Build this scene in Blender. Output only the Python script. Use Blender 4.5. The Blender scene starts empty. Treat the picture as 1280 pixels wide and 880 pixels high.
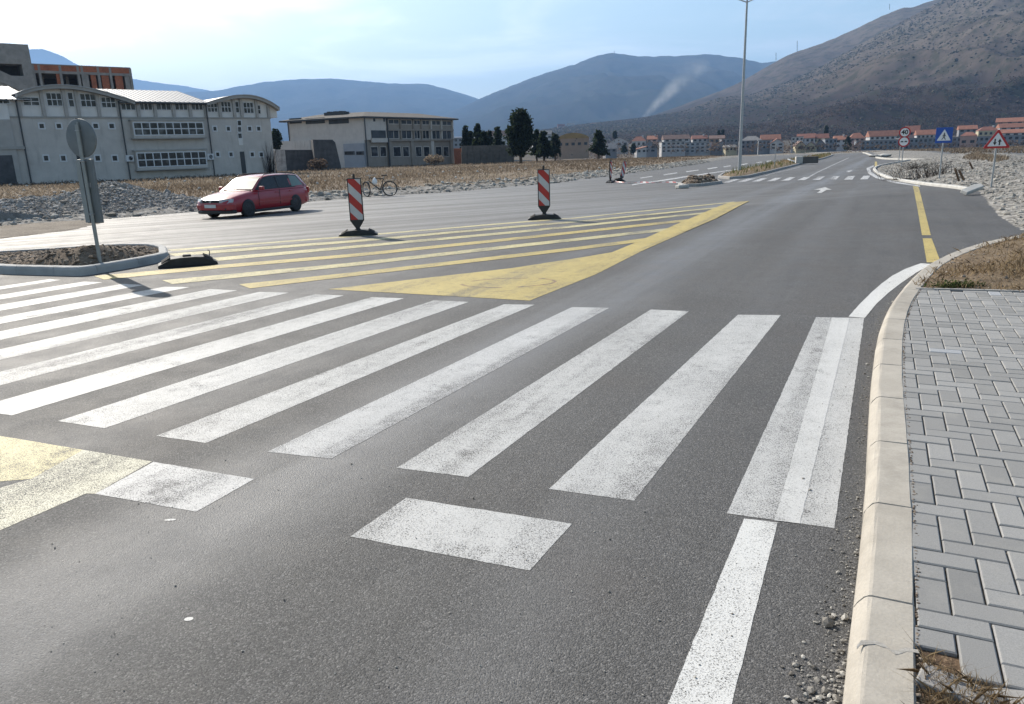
import bpy, bmesh, math, random
import numpy as np
from mathutils import Vector, Matrix, Euler
R = math.radians
sc = bpy.context.scene
C = sc.collection
rng = np.random.default_rng(7)
random.seed(7)

# ------------------------------------------------------------------ camera model (metres, +Y ahead, camera over the origin)
F, CX, CY, HZ, H, ROLL = 950.0, 640.0, 440.0, 187.0, 1.75, R(1.8)
PITCH = math.atan((CY - HZ) / F)
cam_d = bpy.data.cameras.new('camera'); cam = bpy.data.objects.new('camera', cam_d); C.objects.link(cam)
cam_d.sensor_width = 36; cam_d.lens = 36 * F / 1280; cam_d.clip_end = 60000; cam_d.clip_start = .05
cam.location = (0, 0, H)
cam.rotation_mode = 'QUATERNION'
Mc = Matrix.Rotation(math.pi / 2 - PITCH, 3, 'X') @ Matrix.Rotation(-ROLL, 3, 'Z')
cam.rotation_quaternion = Mc.to_quaternion()
sc.camera = cam

def ray(x, y):
    return Mc @ Vector(((x - CX) / F, -(y - CY) / F, -1))
def at(x, y, Y):
    d = ray(x, y); t = Y / d.y
    return Vector((d.x * t, Y, H + d.z * t))

def zf(X, Y):
    """ground height: flat round the crossing, falling gently to the left and far ahead"""
    X = np.asarray(X, float); Y = np.asarray(Y, float)
    n = -.446 * (X + 6.5) + .895 * (Y - 14.7)
    z = -.02 * np.clip(n - 1, 0, 14)
    z = z - .0078 * np.clip(Y - 50, 0, 420) - .0065 * np.clip(Y - 160, 0, 310)
    z = z + .03 * np.clip(Y - 500, 0, 1e9)
    return z
def zg(X, Y): return float(zf(X, Y))
def P(x, y, h=0.0):
    """pixel of the photo -> point on the ground (plus h)"""
    d = ray(x, y); z = 0.0
    for _ in range(40):
        if d.z >= -1e-5: break
        t = (z + h - H) / d.z
        z = .5 * z + .5 * zg(d.x * t, d.y * t)
    t = (z + h - H) / d.z
    return Vector((d.x * t, d.y * t, z + h))

# ------------------------------------------------------------------ materials
class NT:
    def __init__(s, name):
        s.m = bpy.data.materials.new(name); s.m.use_nodes = True
        s.t = s.m.node_tree; s.n = s.t.nodes; s.l = s.t.links
        s.b = s.n['Principled BSDF']
    def add(s, typ, **k):
        n = s.n.new(typ)
        for a, v in k.items(): setattr(n, a, v)
        return n
    def link(s, a, b): s.l.new(a, b)
    def val(s, sock, v):
        if hasattr(v, 'links') or isinstance(v, bpy.types.NodeSocket): s.link(v, sock)
        else: sock.default_value = v
    def obj(s): 
        if not hasattr(s, '_o'): s._o = s.add('ShaderNodeTexCoord').outputs['Object']
        return s._o
    def noise(s, scale, detail=3, rough=.5, vec=None, dist=0):
        n = s.add('ShaderNodeTexNoise'); n.inputs['Scale'].default_value = scale
        n.inputs['Detail'].default_value = detail; n.inputs['Roughness'].default_value = rough
        n.inputs['Distortion'].default_value = dist
        s.link(vec if vec is not None else s.obj(), n.inputs['Vector']); return n.outputs['Fac']
    def vor(s, scale, out='Color', vec=None, feature='F1'):
        n = s.add('ShaderNodeTexVoronoi', feature=feature); n.inputs['Scale'].default_value = scale
        s.link(vec if vec is not None else s.obj(), n.inputs['Vector']); return n.outputs[out]
    def ramp(s, fac, stops):
        n = s.add('ShaderNodeValToRGB'); e = n.color_ramp.elements
        while len(e) < len(stops): e.new(.5)
        for i, (p, c) in enumerate(stops):
            e[i].position = p; e[i].color = (*c, 1) if isinstance(c, (tuple, list)) else (c, c, c, 1)
        s.link(fac, n.inputs[0]); return n.outputs['Color']
    def math(s, op, a, b=None, c=None, clamp=False):
        n = s.add('ShaderNodeMath', operation=op, use_clamp=clamp)
        s.val(n.inputs[0], a)
        if b is not None: s.val(n.inputs[1], b)
        if c is not None: s.val(n.inputs[2], c)
        return n.outputs[0]
    def mr(s, v, a, b, c=0., d=1., smooth=True):
        n = s.add('ShaderNodeMapRange', interpolation_type='SMOOTHSTEP' if smooth else 'LINEAR')
        s.val(n.inputs['Value'], v)
        for k, q in (('From Min', a), ('From Max', b), ('To Min', c), ('To Max', d)): n.inputs[k].default_value = q
        return n.outputs[0]
    def mix(s, fac, a, b, mode='MIX'):
        n = s.add('ShaderNodeMix', data_type='RGBA', blend_type=mode)
        s.val(n.inputs[0], fac)
        for i, v in ((6, a), (7, b)):
            if isinstance(v, tuple): v = (*v[:3], 1)
            elif isinstance(v, float): v = (v, v, v, 1)
            s.val(n.inputs[i], v)
        return n.outputs[2]
    def bump(s, h, strength=.3, dist=.01):
        n = s.add('ShaderNodeBump'); n.inputs['Strength'].default_value = strength; n.inputs['Distance'].default_value = dist
        s.link(h, n.inputs['Height']); s.link(n.outputs[0], s.b.inputs['Normal'])
    def xyz(s, vec=None):
        n = s.add('ShaderNodeSeparateXYZ'); s.link(vec if vec is not None else s.obj(), n.inputs[0]); return n.outputs
    def mapping(s, rot=(0, 0, 0), scale=(1, 1, 1), vec=None):
        n = s.add('ShaderNodeMapping'); n.inputs['Rotation'].default_value = rot; n.inputs['Scale'].default_value = scale
        s.link(vec if vec is not None else s.obj(), n.inputs['Vector']); return n.outputs[0]
    def attr(s, name, out='Fac'):
        n = s.add('ShaderNodeAttribute', attribute_name=name); return n.outputs[out]
    def fin(s, col, rough=.7, spec=.5, metal=0.):
        s.val(s.b.inputs['Base Color'], (*col, 1) if isinstance(col, tuple) else col)
        s.val(s.b.inputs['Roughness'], rough); s.b.inputs['Specular IOR Level'].default_value = spec
        s.b.inputs['Metallic'].default_value = metal
        return s.m

def simple(name, col, rough=.6, metal=0., var=.15, scale=6., bump=0., spec=.5, stain=0.):
    """painted / plastered / metal surface with slight unevenness"""
    t = NT(name); n = t.noise(scale, 5, .6)
    lo = tuple(c * (1 - var) for c in col); hi = tuple(min(1, c * (1 + var)) for c in col)
    c = t.ramp(n, [(.3, lo), (.7, hi)])
    if stain:
        v = t.mapping(scale=(1.2, 1.2, .18)); s2 = t.noise(1.3, 6, .65, vec=v)
        c = t.mix(t.mr(s2, .5, .72, 0, stain), c, tuple(q * .45 for q in col))
    if bump: t.bump(t.noise(scale * 8, 4), bump, .01)
    return t.fin(c, rough, spec, metal)

LANE = R(26.5)
def asphalt_nodes(t):
    """returns colour, roughness, height sockets of weathered asphalt (world metres)"""
    x, y, z = t.xyz()
    vc = t.vor(160); cell = t.xyz(vc)[0]
    chip = t.ramp(cell, [(0, (.024, .023, .0218)), (.35, (.062, .0595, .0565)), (.72, (.110, .105, .0995)), (.93, (.172, .165, .157)), (1, (.27, .26, .25))])
    fine = t.noise(330, 3, .7)
    chip = t.mix(.38, chip, t.ramp(fine, [(.36, .022), (.68, .150)]))
    big = t.noise(.35, 4, .55); mid = t.noise(2.6, 4, .6)
    k = t.math('MULTIPLY', t.mr(big, .3, .7, .82, 1.18), t.mr(mid, .25, .75, .88, 1.14))
    chip = t.mix(1., chip, t.ramp(k, [(0, 0.), (1, 1.)]), 'MULTIPLY')
    brown = t.mr(t.noise(.5, 3, .5), .5, .72, 0, .35); chip = t.mix(brown, chip, (.085, .072, .062))
    # q: metres across the lane to the right, n: metres beyond the outermost yellow stripe
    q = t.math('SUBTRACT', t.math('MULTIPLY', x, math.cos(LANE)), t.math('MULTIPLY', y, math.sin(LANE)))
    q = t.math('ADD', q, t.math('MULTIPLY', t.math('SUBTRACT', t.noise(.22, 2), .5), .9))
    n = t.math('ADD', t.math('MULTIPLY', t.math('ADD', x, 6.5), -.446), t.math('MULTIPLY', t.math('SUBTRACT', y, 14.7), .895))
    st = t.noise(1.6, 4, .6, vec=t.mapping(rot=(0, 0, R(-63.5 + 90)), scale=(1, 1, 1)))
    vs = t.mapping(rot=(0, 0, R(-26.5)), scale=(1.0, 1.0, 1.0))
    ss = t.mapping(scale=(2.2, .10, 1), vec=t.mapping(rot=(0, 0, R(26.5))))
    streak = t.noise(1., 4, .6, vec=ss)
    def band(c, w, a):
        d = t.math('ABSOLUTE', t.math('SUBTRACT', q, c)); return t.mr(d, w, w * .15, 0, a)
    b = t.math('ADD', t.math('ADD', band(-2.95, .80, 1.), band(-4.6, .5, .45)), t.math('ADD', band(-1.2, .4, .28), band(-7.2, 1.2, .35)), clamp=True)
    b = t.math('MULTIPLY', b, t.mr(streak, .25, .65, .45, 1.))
    # older carriageway on the left: pale dust, plus sun glare painted into its colour
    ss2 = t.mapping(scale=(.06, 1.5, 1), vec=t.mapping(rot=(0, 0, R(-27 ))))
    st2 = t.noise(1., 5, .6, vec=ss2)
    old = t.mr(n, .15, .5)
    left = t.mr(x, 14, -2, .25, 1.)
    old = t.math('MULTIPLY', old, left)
    dust_glare = t.math('MULTIPLY', old, t.mr(st2, .32, .62, .12, 1.))
    tyre = t.mr(streak, .3, .68, .86, 1.10); chip = t.mix(1., chip, t.ramp(tyre, [(0, 0.), (1, 1.)]), 'MULTIPLY')
    drip = t.mr(t.math('ADD', t.vor(.9, 'Distance'), t.math('MULTIPLY', t.noise(14, 3), .10)), .13, .07, 0, .55); chip = t.mix(drip, chip, (.028, .027, .026))
    # tyre-polished bands: pale wear, with glare also put into the colour
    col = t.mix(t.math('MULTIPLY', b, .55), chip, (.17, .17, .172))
    col = t.mix(t.math('MULTIPLY', dust_glare, .62), col, (.23, .225, .22))
    rough = t.math('SUBTRACT', t.mr(mid, .2, .8, .66, .80), t.math('MULTIPLY', b, .16))
    rough = t.math('SUBTRACT', rough, t.math('MULTIPLY', dust_glare, .13))
    h = t.math('ADD', t.math('MULTIPLY', t.vor(160, 'Distance'), -1.), t.math('MULTIPLY', fine, .7))
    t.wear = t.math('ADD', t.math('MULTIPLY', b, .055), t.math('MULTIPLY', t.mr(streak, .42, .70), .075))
    return col, rough, h, cell, fine
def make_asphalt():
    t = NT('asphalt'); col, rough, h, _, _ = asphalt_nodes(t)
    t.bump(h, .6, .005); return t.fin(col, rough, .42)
def make_paint(name, colA, colB, cover, tint=None):
    t = NT(name); col, rough, h, cell, fine = asphalt_nodes(t)
    big = t.noise(1.1, 4, .6); m = t.noise(9, 4, .65)
    g = t.noise(130, 4, .75)
    w = t.math('ADD', t.math('MULTIPLY', g, .85), t.math('ADD', t.math('MULTIPLY', m, .14), t.math('MULTIPLY', big, .15)))
    w = t.math('ADD', w, t.math('MULTIPLY', t.math('SUBTRACT', fine, .5), .55))
    w = t.math('SUBTRACT', w, t.wear); w = t.math('SUBTRACT', w, t.math('MULTIPLY', t.mr(t.noise(2.2, 5, .7), .54, .72), .09))
    mask = t.mr(w, .66 - .36 * cover, .76 - .36 * cover)
    pc = t.mix(t.noise(3.5, 5, .6), colA, colB)
    pc = t.mix(t.mr(t.noise(.8, 5, .7), .45, .75, 0, .30), pc, tuple(c * .62 for c in colA))
    c = t.mix(mask, col, pc)
    t.bump(t.math('ADD', h, t.math('MULTIPLY', mask, .5)), .22, .003)
    return t.fin(c, t.mr(mask, 0, 1, .8, .62), .4)

M = {}
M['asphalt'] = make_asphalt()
M['white_paint'] = make_paint('worn_white_paint', (.43, .425, .41), (.54, .535, .515), .62)
M['white_fresh'] = make_paint('white_paint', (.56, .555, .53), (.63, .625, .60), .76)
M['white_mid'] = make_paint('white_paint_over', (.50, .495, .475), (.57, .565, .545), .80)
M['white_thin'] = make_paint('thin_white_paint', (.42, .418, .41), (.52, .517, .505), .68)
M['white_far'] = make_paint('faded_white_paint', (.50, .50, .50), (.64, .64, .64), .5)
M['yellow_paint'] = make_paint('worn_yellow_paint', (.42, .315, .085), (.52, .415, .15), .62)
M['yellow_pale'] = make_paint('pale_yellow_paint', (.50, .42, .18), (.56, .50, .28), .56)
M['red_spray'] = make_paint('red_spray_mark', (.47, .27, .11), (.51, .34, .14), .42)

def make_concrete(name, a, b, joint=False, scale=3., rough=.85):
    t = NT(name); n = t.noise(scale, 6, .6); f = t.noise(90, 3, .6); p = t.vor(160, 'Distance')
    c = t.ramp(n, [(.28, a), (.72, b)])
    c = t.mix(t.mr(f, .3, .7, 0, .25), c, tuple(q * .72 for q in a))
    c = t.mix(t.mr(p, .10, .03, 0, .3), c, tuple(q * .4 for q in a))
    st = t.noise(1.7, 6, .75); c = t.mix(t.mr(st, .46, .70, 0, .5), c, tuple(q * .62 for q in a))
    t.bump(t.math('ADD', f, t.math('MULTIPLY', n, .6)), .25, .006)
    return t.fin(c, rough, .3)
M['kerb'] = make_concrete('kerb_concrete', (.34, .31, .265), (.45, .415, .36))
M['kerb_grey'] = make_concrete('kerb_grey_concrete', (.27, .26, .25), (.40, .39, .37))
M['kerb_isl'] = make_concrete('island_kerb_concrete', (.34, .335, .325), (.46, .455, .44))
M['kerb_white'] = make_concrete('kerb_pale_concrete', (.42, .41, .385), (.54, .53, .50))
M['mortar'] = make_concrete('mortar', (.27, .25, .22), (.44, .42, .385), scale=60)

def make_paver():
    t = NT('paver_concrete'); v = t.attr('tone')
    base = t.ramp(v, [(0, (.225, .222, .213)), (.5, (.29, .286, .276)), (.85, (.345, .34, .328)), (1, (.36, .375, .395))])
    f = t.noise(240, 3, .7); n = t.noise(5, 5, .6)
    c = t.mix(t.mr(f, .3, .72, 0, .45), base, (.12, .12, .12))
    c = t.mix(t.mr(n, .5, .8, 0, .35), c, (.36, .345, .31))
    t.bump(f, .25, .003); return t.fin(c, .85, .3)
M['paver'] = make_paver()

def make_soil(name, a, b, c3, scale=2.):
    t = NT(name); n = t.noise(scale, 7, .65); f = t.noise(scale * 22, 4, .7); v = t.vor(scale * 30)
    c = t.ramp(n, [(.3, a), (.5, b), (.7, c3)])
    c = t.mix(t.mr(f, .35, .7, 0, .5), c, tuple(q * .45 for q in a))
    c = t.mix(t.mr(t.xyz(v)[0], .86, .95, 0, .5), c, tuple(min(1, q * 1.7) for q in c3))
    t.bump(t.math('ADD', f, n), .6, .03); return t.fin(c, .95, .2)
M['soil'] = make_soil('brown_soil', (.10, .065, .042), (.155, .105, .068), (.24, .17, .11), 2.5)
M['mound'] = make_soil('dug_soil', (.11, .08, .058), (.18, .135, .098), (.27, .22, .17), 3.)
M['verge'] = make_soil('dry_verge', (.12, .088, .058), (.19, .138, .088), (.27, .205, .13), 4.)

def make_field():
    t = NT('dry_field'); g = t.attr('gravel')
    n = t.noise(.35, 6, .65); f = t.noise(5, 5, .7); n2 = t.noise(.09, 4, .6)
    gr = t.ramp(n, [(.3, (.135, .107, .079)), (.5, (.19, .155, .117)), (.7, (.25, .208, .16))])
    gr = t.mix(t.mr(f, .35, .7, 0, .5), gr, (.10, .068, .04))
    gr = t.mix(t.mr(n2, .5, .7, 0, .5), gr, (.155, .10, .065))
    v = t.vor(7); tone = t.xyz(v)[1]
    st = t.ramp(tone, [(0, (.13, .124, .114)), (.6, (.235, .225, .208)), (1, (.36, .345, .32))])
    st = t.mix(t.mr(f, .45, .7, 0, .5), st, (.18, .16, .14))
    m = t.mr(t.math('ADD', g, t.math('MULTIPLY', t.math('SUBTRACT', f, .5), .6)), .35, .65)
    c = t.mix(m, gr, st)
    c = t.mix(t.mr(t.xyz()[1], 455, 560), c, t.mix(f, (.05, .042, .034), (.10, .085, .065)))
    t.bump(t.math('ADD', f, t.math('MULTIPLY', t.vor(9, 'Distance'), .8)), .6, .06); return t.fin(c, .95, .15)
M['field'] = make_field()
def make_stone(name, cols):
    t = NT(name); v = t.attr('tone'); f = t.noise(30, 4, .6)
    c = t.ramp(v, [(i / (len(cols) - 1), q) for i, q in enumerate(cols)])
    c = t.mix(t.mr(f, .4, .75, 0, .35), c, (.12, .11, .10))
    return t.fin(c, .9, .25)
M['stone'] = make_stone('limestone', [(.13, .118, .102), (.24, .224, .198), (.33, .31, .275), (.47, .45, .405)])
M['stone_grey'] = make_stone('grey_rubble', [(.12, .108, .095), (.22, .203, .182), (.30, .28, .255), (.47, .445, .41)])
M['clod'] = make_stone('soil_clods', [(.06, .043, .03), (.13, .095, .068), (.20, .155, .115), (.32, .27, .22)])
def make_blade(name, cols):
    t = NT(name); c = t.ramp(t.attr('tone'), [(i / (len(cols) - 1), q) for i, q in enumerate(cols)])
    t.b.inputs['Subsurface Weight'].default_value = 0
    m = t.fin(c, .8, .2)
    tr = t.add('ShaderNodeBsdfTranslucent'); t.link(c, tr.inputs[0])
    mx = t.add('ShaderNodeMixShader'); mx.inputs[0].default_value = .5
    t.link(t.b.outputs[0], mx.inputs[1]); t.link(tr.outputs[0], mx.inputs[2])
    t.link(mx.outputs[0], t.n['Material Output'].inputs['Surface']); return m
M['dry_blade'] = make_blade('dry_grass_blades', [(.105, .080, .058), (.165, .130, .096), (.235, .193, .148), (.32, .275, .215)])
M['straw'] = make_blade('straw', [(.11, .075, .045), (.23, .165, .095), (.36, .28, .175)])
M['green_blade'] = make_blade('green_grass_blades', [(.05, .07, .02), (.09, .11, .035), (.20, .15, .07), (.25, .17, .09)])
M['conifer'] = make_blade('conifer_needles', [(.010, .017, .010), (.022, .034, .017), (.042, .056, .028)])
M['conifer_light'] = make_blade('cedar_needles', [(.014, .024, .016), (.03, .045, .028), (.05, .065, .04)])
M['bare_twig'] = make_blade('bare_twigs', [(.06, .045, .038), (.10, .075, .06), (.15, .115, .085)])
M['bark'] = simple('bark', (.09, .065, .045), .95, var=.4, scale=9, bump=.6)

M['steel'] = simple('galvanised_steel', (.36, .37, .38), .5, .7, .12, 9)
M['sign_back'] = simple('grey_sign_back', (.165, .18, .185), .55, .35, .14, 4, stain=.25)
M['sign_back2'] = simple('grey_sign_channel', (.27, .285, .28), .5, .35, .12, 5)
M['sign_white'] = simple('sign_white', (.72, .72, .72), .4, 0, .04, 3)
M['sign_red'] = simple('sign_red', (.42, .014, .02), .4, 0, .06, 3)
M['sign_blue'] = simple('sign_blue', (.012, .075, .36), .4, 0, .06, 3)
M['black'] = simple('black_plastic', (.018, .018, .02), .5, 0, .25, 8)
M['rubber'] = simple('black_rubber', (.022, .022, .023), .65, 0, .35, 10, .3)
M['refl_red'] = simple('reflective_red', (.40, .025, .02), .42, 0, .12, 5)
M['refl_white'] = simple('reflective_white', (.50, .50, .51), .42, 0, .10, 5)
M['car_red'] = simple('red_car_paint', (.33, .012, .02), .28, 0, .06, 3)
M['car_red'].node_tree.nodes['Principled BSDF'].inputs['Coat Weight'].default_value = .7
M['glass'] = simple('dark_glass', (.012, .015, .016), .08, 0, .1, 2)
M['glass_green'] = simple('sky_showing_glass', (.16, .22, .20), .15, 0, .1, 2)  # greenish glass, the sky seen through it put into the colour
M['windscreen'] = simple('windscreen_glass', (.05, .06, .06), .17, 0, .1, 2, spec=.6)
M['chrome'] = simple('chrome', (.6, .6, .6), .2, .9, .05)
M['lamp_glass'] = simple('headlamp_glass', (.45, .46, .47), .12, .3, .1)
M['plate'] = simple('number_plate_white', (.62, .62, .6), .5)
M['bag'] = simple('white_plastic_bag', (.8, .8, .8), .5, 0, .05)
M['wall_grey'] = simple('grey_render', (.52, .49, .46), .9, 0, .10, .9, .15, .2, .35)
M['wall_band'] = simple('white_parapet_panel', (.68, .66, .64), .8, 0, .07, 1.2, 0, .3, .15)
M['pillar'] = simple('beige_pillar_render', (.40, .38, .36), .9, 0, .1, 1.2, .1, .2)
M['fascia'] = simple('roof_fascia', (.34, .325, .305), .8, 0, .12, 1.)
M['sheet_roof'] = simple('pale_sheet_roof', (.34, .34, .345), .55, .2, .08, 1.5)
M['frame_white'] = simple('white_window_frame', (.62, .63, .65), .6, 0, .05)
def make_pane():
    t = NT('window_glass'); c = t.ramp(t.noise(1.1, 2, .4), [(.35, (.012, .014, .018)), (.55, (.03, .034, .04)), (.68, (.11, .115, .12))]); return t.fin(c, .2, .3)
M['pane'] = make_pane()
M['pane_dull'] = simple('dull_window_glass', (.05, .055, .062), .35, 0, .5, .5, spec=.25)
M['pipe'] = simple('dark_drainpipe', (.055, .058, .062), .6, .2, .1)
M['raw_concrete'] = make_concrete('raw_concrete', (.20, .195, .19), (.30, .295, .285), scale=.8)
def make_brick():
    t = NT('hollow_clay_brick'); b = t.add('ShaderNodeTexBrick')
    t.link(t.mapping(rot=(R(90), 0, 0), vec=t.obj()), b.inputs['Vector'])
    for k, v in (('Scale', 1.), ('Mortar Size', .012), ('Brick Width', .30), ('Row Height', .22)): b.inputs[k].default_value = v
    b.inputs['Color1'].default_value = (.36, .12, .06, 1); b.inputs['Color2'].default_value = (.27, .085, .045, 1)
    b.inputs['Mortar'].default_value = (.22, .17, .14, 1)
    c = t.mix(t.mr(t.noise(.8, 5), .4, .7, 0, .4), b.outputs[0], (.14, .06, .04))
    return t.fin(c, .92, .2)
M['brick'] = make_brick()
M['dark_void'] = simple('unlit_interior', (.05, .045, .042), .95, 0, .3, 1)
M['wall_beige'] = simple('beige_render', (.56, .515, .475), .9, 0, .09, .8, .12, .2, .25)
M['wall_brown'] = simple('brown_render', (.30, .26, .225), .9, 0, .10, .8, .12, .2, .2)
M['wall_pale'] = simple('pale_blue_render', (.33, .34, .37), .9, 0, .08, .8)
M['dark_concrete'] = simple('dark_stained_concrete', (.085, .085, .09), .95, 0, .3, 1.2, .3, .2, .3)
M['pale_wall'] = simple('patchy_white_wall', (.36, .35, .345), .95, 0, .35, 1.6, .1, .2, .5)
M['brown_wall'] = simple('grey_brown_wall', (.125, .115, .105), .95, 0, .22, 1.5, .2, .2, .4)
M['roof_grey'] = simple('grey_roof', (.075, .068, .062), .95, 0, .12, 2)
M['wood'] = simple('weathered_wood', (.12, .085, .06), .9, 0, .3, 9)

# ------------------------------------------------------------------ mesh helpers
class MB:
    def __init__(s): s.v = []; s.f = []; s.mi = []; s.sm = []
    def face(s, pts, m=0, smooth=False):
        b = len(s.v); s.v += [tuple(p) for p in pts]; s.f.append(tuple(range(b, b + len(pts)))); s.mi.append(m); s.sm.append(smooth); return s
    def raw(s, vs, fs, m=0, smooth=False):
        b = len(s.v); s.v += [tuple(p) for p in vs]
        for f in fs: s.f.append(tuple(b + i for i in f)); s.mi.append(m); s.sm.append(smooth)
        return s
    def box(s, c, d, rz=0, m=0, mat=None):
        x, y, z = d[0] / 2, d[1] / 2, d[2] / 2
        vs = [Vector(p) for p in ((-x, -y, -z), (x, -y, -z), (x, y, -z), (-x, y, -z), (-x, -y, z), (x, -y, z), (x, y, z), (-x, y, z))]
        T = Matrix.Translation(c) @ (mat if mat is not None else Matrix.Rotation(rz, 4, 'Z'))
        return s.raw([T @ v for v in vs], [(0, 3, 2, 1), (4, 5, 6, 7), (0, 1, 5, 4), (1, 2, 6, 5), (2, 3, 7, 6), (3, 0, 4, 7)], m)
    def prism(s, poly, a, b, axis='z', m=0):
        """extrude a 2-D polygon between a and b along an axis"""
        def pt(p, h):
            return {'z': (p[0], p[1], h), 'y': (p[0], h, p[1]), 'x': (h, p[0], p[1])}[axis]
        n = len(poly); vs = [pt(p, a) for p in poly] + [pt(p, b) for p in poly]
        fs = [tuple(range(n))[::-1], tuple(range(n, 2 * n))] + [(i, (i + 1) % n, n + (i + 1) % n, n + i) for i in range(n)]
        return s.raw(vs, fs, m)
    def tube(s, pts, r, n=10, m=0, cap=True):
        pts = [Vector(p) for p in pts]; rs = r if isinstance(r, (list, tuple)) else [r] * len(pts)
        rings = []
        for i, p in enumerate(pts):
            d = (pts[min(i + 1, len(pts) - 1)] - pts[max(i - 1, 0)]).normalized()
            u = d.orthogonal().normalized() if i == 0 else (rings_u - d * rings_u.dot(d)).normalized()
            rings_u = u; w = d.cross(u)
            rings.append([p + (u * math.cos(2 * math.pi * k / n) + w * math.sin(2 * math.pi * k / n)) * rs[i] for k in range(n)])
        vs = [q for ring in rings for q in ring]; fs = []
        for i in range(len(rings) - 1):
            for k in range(n): fs.append((i * n + k, i * n + (k + 1) % n, (i + 1) * n + (k + 1) % n, (i + 1) * n + k))
        s.raw(vs, fs, m, True)
        if cap:
            s.face(rings[0][::-1], m); s.face(rings[-1], m)
        return s
    def torus(s, c, R_, r, axis, n=28, k=8, m=0):
        """ring of radius R_ round `axis`"""
        a = Vector(axis).normalized(); u = a.orthogonal().normalized(); w = a.cross(u); c = Vector(c); vs = []; fs = []
        for i in range(n):
            t = 2 * math.pi * i / n; d = u * math.cos(t) + w * math.sin(t)
            for j in range(k):
                q = 2 * math.pi * j / k; vs.append(c + d * (R_ + r * math.cos(q)) + a * r * math.sin(q))
        for i in range(n):
            for j in range(k): fs.append((i * k + j, ((i + 1) % n) * k + j, ((i + 1) % n) * k + (j + 1) % k, i * k + (j + 1) % k))
        return s.raw(vs, fs, m, True)
    def cyl(s, a, b, r, n=24, m=0): return s.tube([a, b], r, n, m)
    def lathe(s, prof, axis='z', n=24, m=0, c=(0, 0, 0)):
        vs = []; fs = []; c = Vector(c)
        for (r, h) in prof:
            for k in range(n):
                t = 2 * math.pi * k / n
                p = (r * math.cos(t), r * math.sin(t), h)
                vs.append(c + Vector({'z': p, 'y': (p[0], p[2], p[1]), 'x': (p[2], p[0], p[1])}[axis]))
        for i in range(len(prof) - 1):
            for k in range(n): fs.append((i * n + k, i * n + (k + 1) % n, (i + 1) * n + (k + 1) % n, (i + 1) * n + k))
        return s.raw(vs, fs, m, True)
    def build(s, name, mats, parent=None, bevel=0, seg=2, recalc=True, weld=False):
        me = bpy.data.meshes.new(name); me.from_pydata(s.v, [], s.f)
        mats = mats if isinstance(mats, (list, tuple)) else [mats]
        for m in mats: me.materials.append(M[m] if isinstance(m, str) else m)
        me.polygons.foreach_set('material_index', s.mi); me.polygons.foreach_set('use_smooth', s.sm)
        if recalc and len(s.f) < 60000:
            bm = bmesh.new(); bm.from_mesh(me); bmesh.ops.recalc_face_normals(bm, faces=bm.faces)
            if weld: bmesh.ops.remove_doubles(bm, verts=bm.verts, dist=1e-4); bmesh.ops.recalc_face_normals(bm, faces=bm.faces)
            if bevel: bmesh.ops.remove_doubles(bm, verts=bm.verts, dist=1e-5)
            bm.to_mesh(me); bm.free()
        me.update()
        o = bpy.data.objects.new(name, me); C.objects.link(o)
        if parent is not None: o.parent = parent
        if bevel:
            b = o.modifiers.new('bevel', 'BEVEL'); b.width = bevel; b.segments = seg; b.limit_method = 'ANGLE'; b.angle_limit = R(35)
        return o

def npmesh(name, V, Fc, mat, parent=None, attrs=None, smooth=False):
    """large mesh from arrays; attrs: {name: per-vertex float}"""
    me = bpy.data.meshes.new(name); V = np.asarray(V, np.float32); Fc = np.asarray(Fc, np.int32)
    k = Fc.shape[1]
    me.vertices.add(len(V)); me.vertices.foreach_set('co', V.ravel())
    me.loops.add(Fc.size); me.loops.foreach_set('vertex_index', Fc.ravel())
    me.polygons.add(len(Fc)); me.polygons.foreach_set('loop_start', np.arange(0, Fc.size, k, dtype=np.int32))
    me.polygons.foreach_set('use_smooth', np.full(len(Fc), smooth))
    me.update(calc_edges=True); me.validate()
    for a, v in (attrs or {}).items():
        at_ = me.attributes.new(a, 'FLOAT', 'POINT'); at_.data.foreach_set('value', np.asarray(v, np.float32))
    me.materials.append(M[mat] if isinstance(mat, str) else mat)
    o = bpy.data.objects.new(name, me); C.objects.link(o)
    if parent is not None: o.parent = parent
    return o

def thing(name, label, cat, loc=(0, 0, 0), rz=0, group=None):
    o = bpy.data.objects.new(name, None); C.objects.link(o); o.empty_display_size = .2
    o.location = loc; o.rotation_euler = (0, 0, rz); o['label'] = label; o['category'] = cat
    if group: o['group'] = group
    return o
def tag(o, label, cat, group=None):
    o['label'] = label; o['category'] = cat
    if group: o['group'] = group
    return o
def kind(o, k): o['kind'] = k; return o
def dup(root, loc, rot, label, group=None, scale=None):
    r = root.copy(); C.objects.link(r); r.location = loc; r.rotation_euler = rot if isinstance(rot, (tuple, list, Euler)) else (0, 0, rot)
    if scale: r.scale = scale
    r['label'] = label
    if group: r['group'] = group
    for ch in list(root.children):
        c = ch.copy(); C.objects.link(c); c.parent = r
        for g in ch.children:
            d = g.copy(); C.objects.link(d); d.parent = c
    return r

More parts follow.
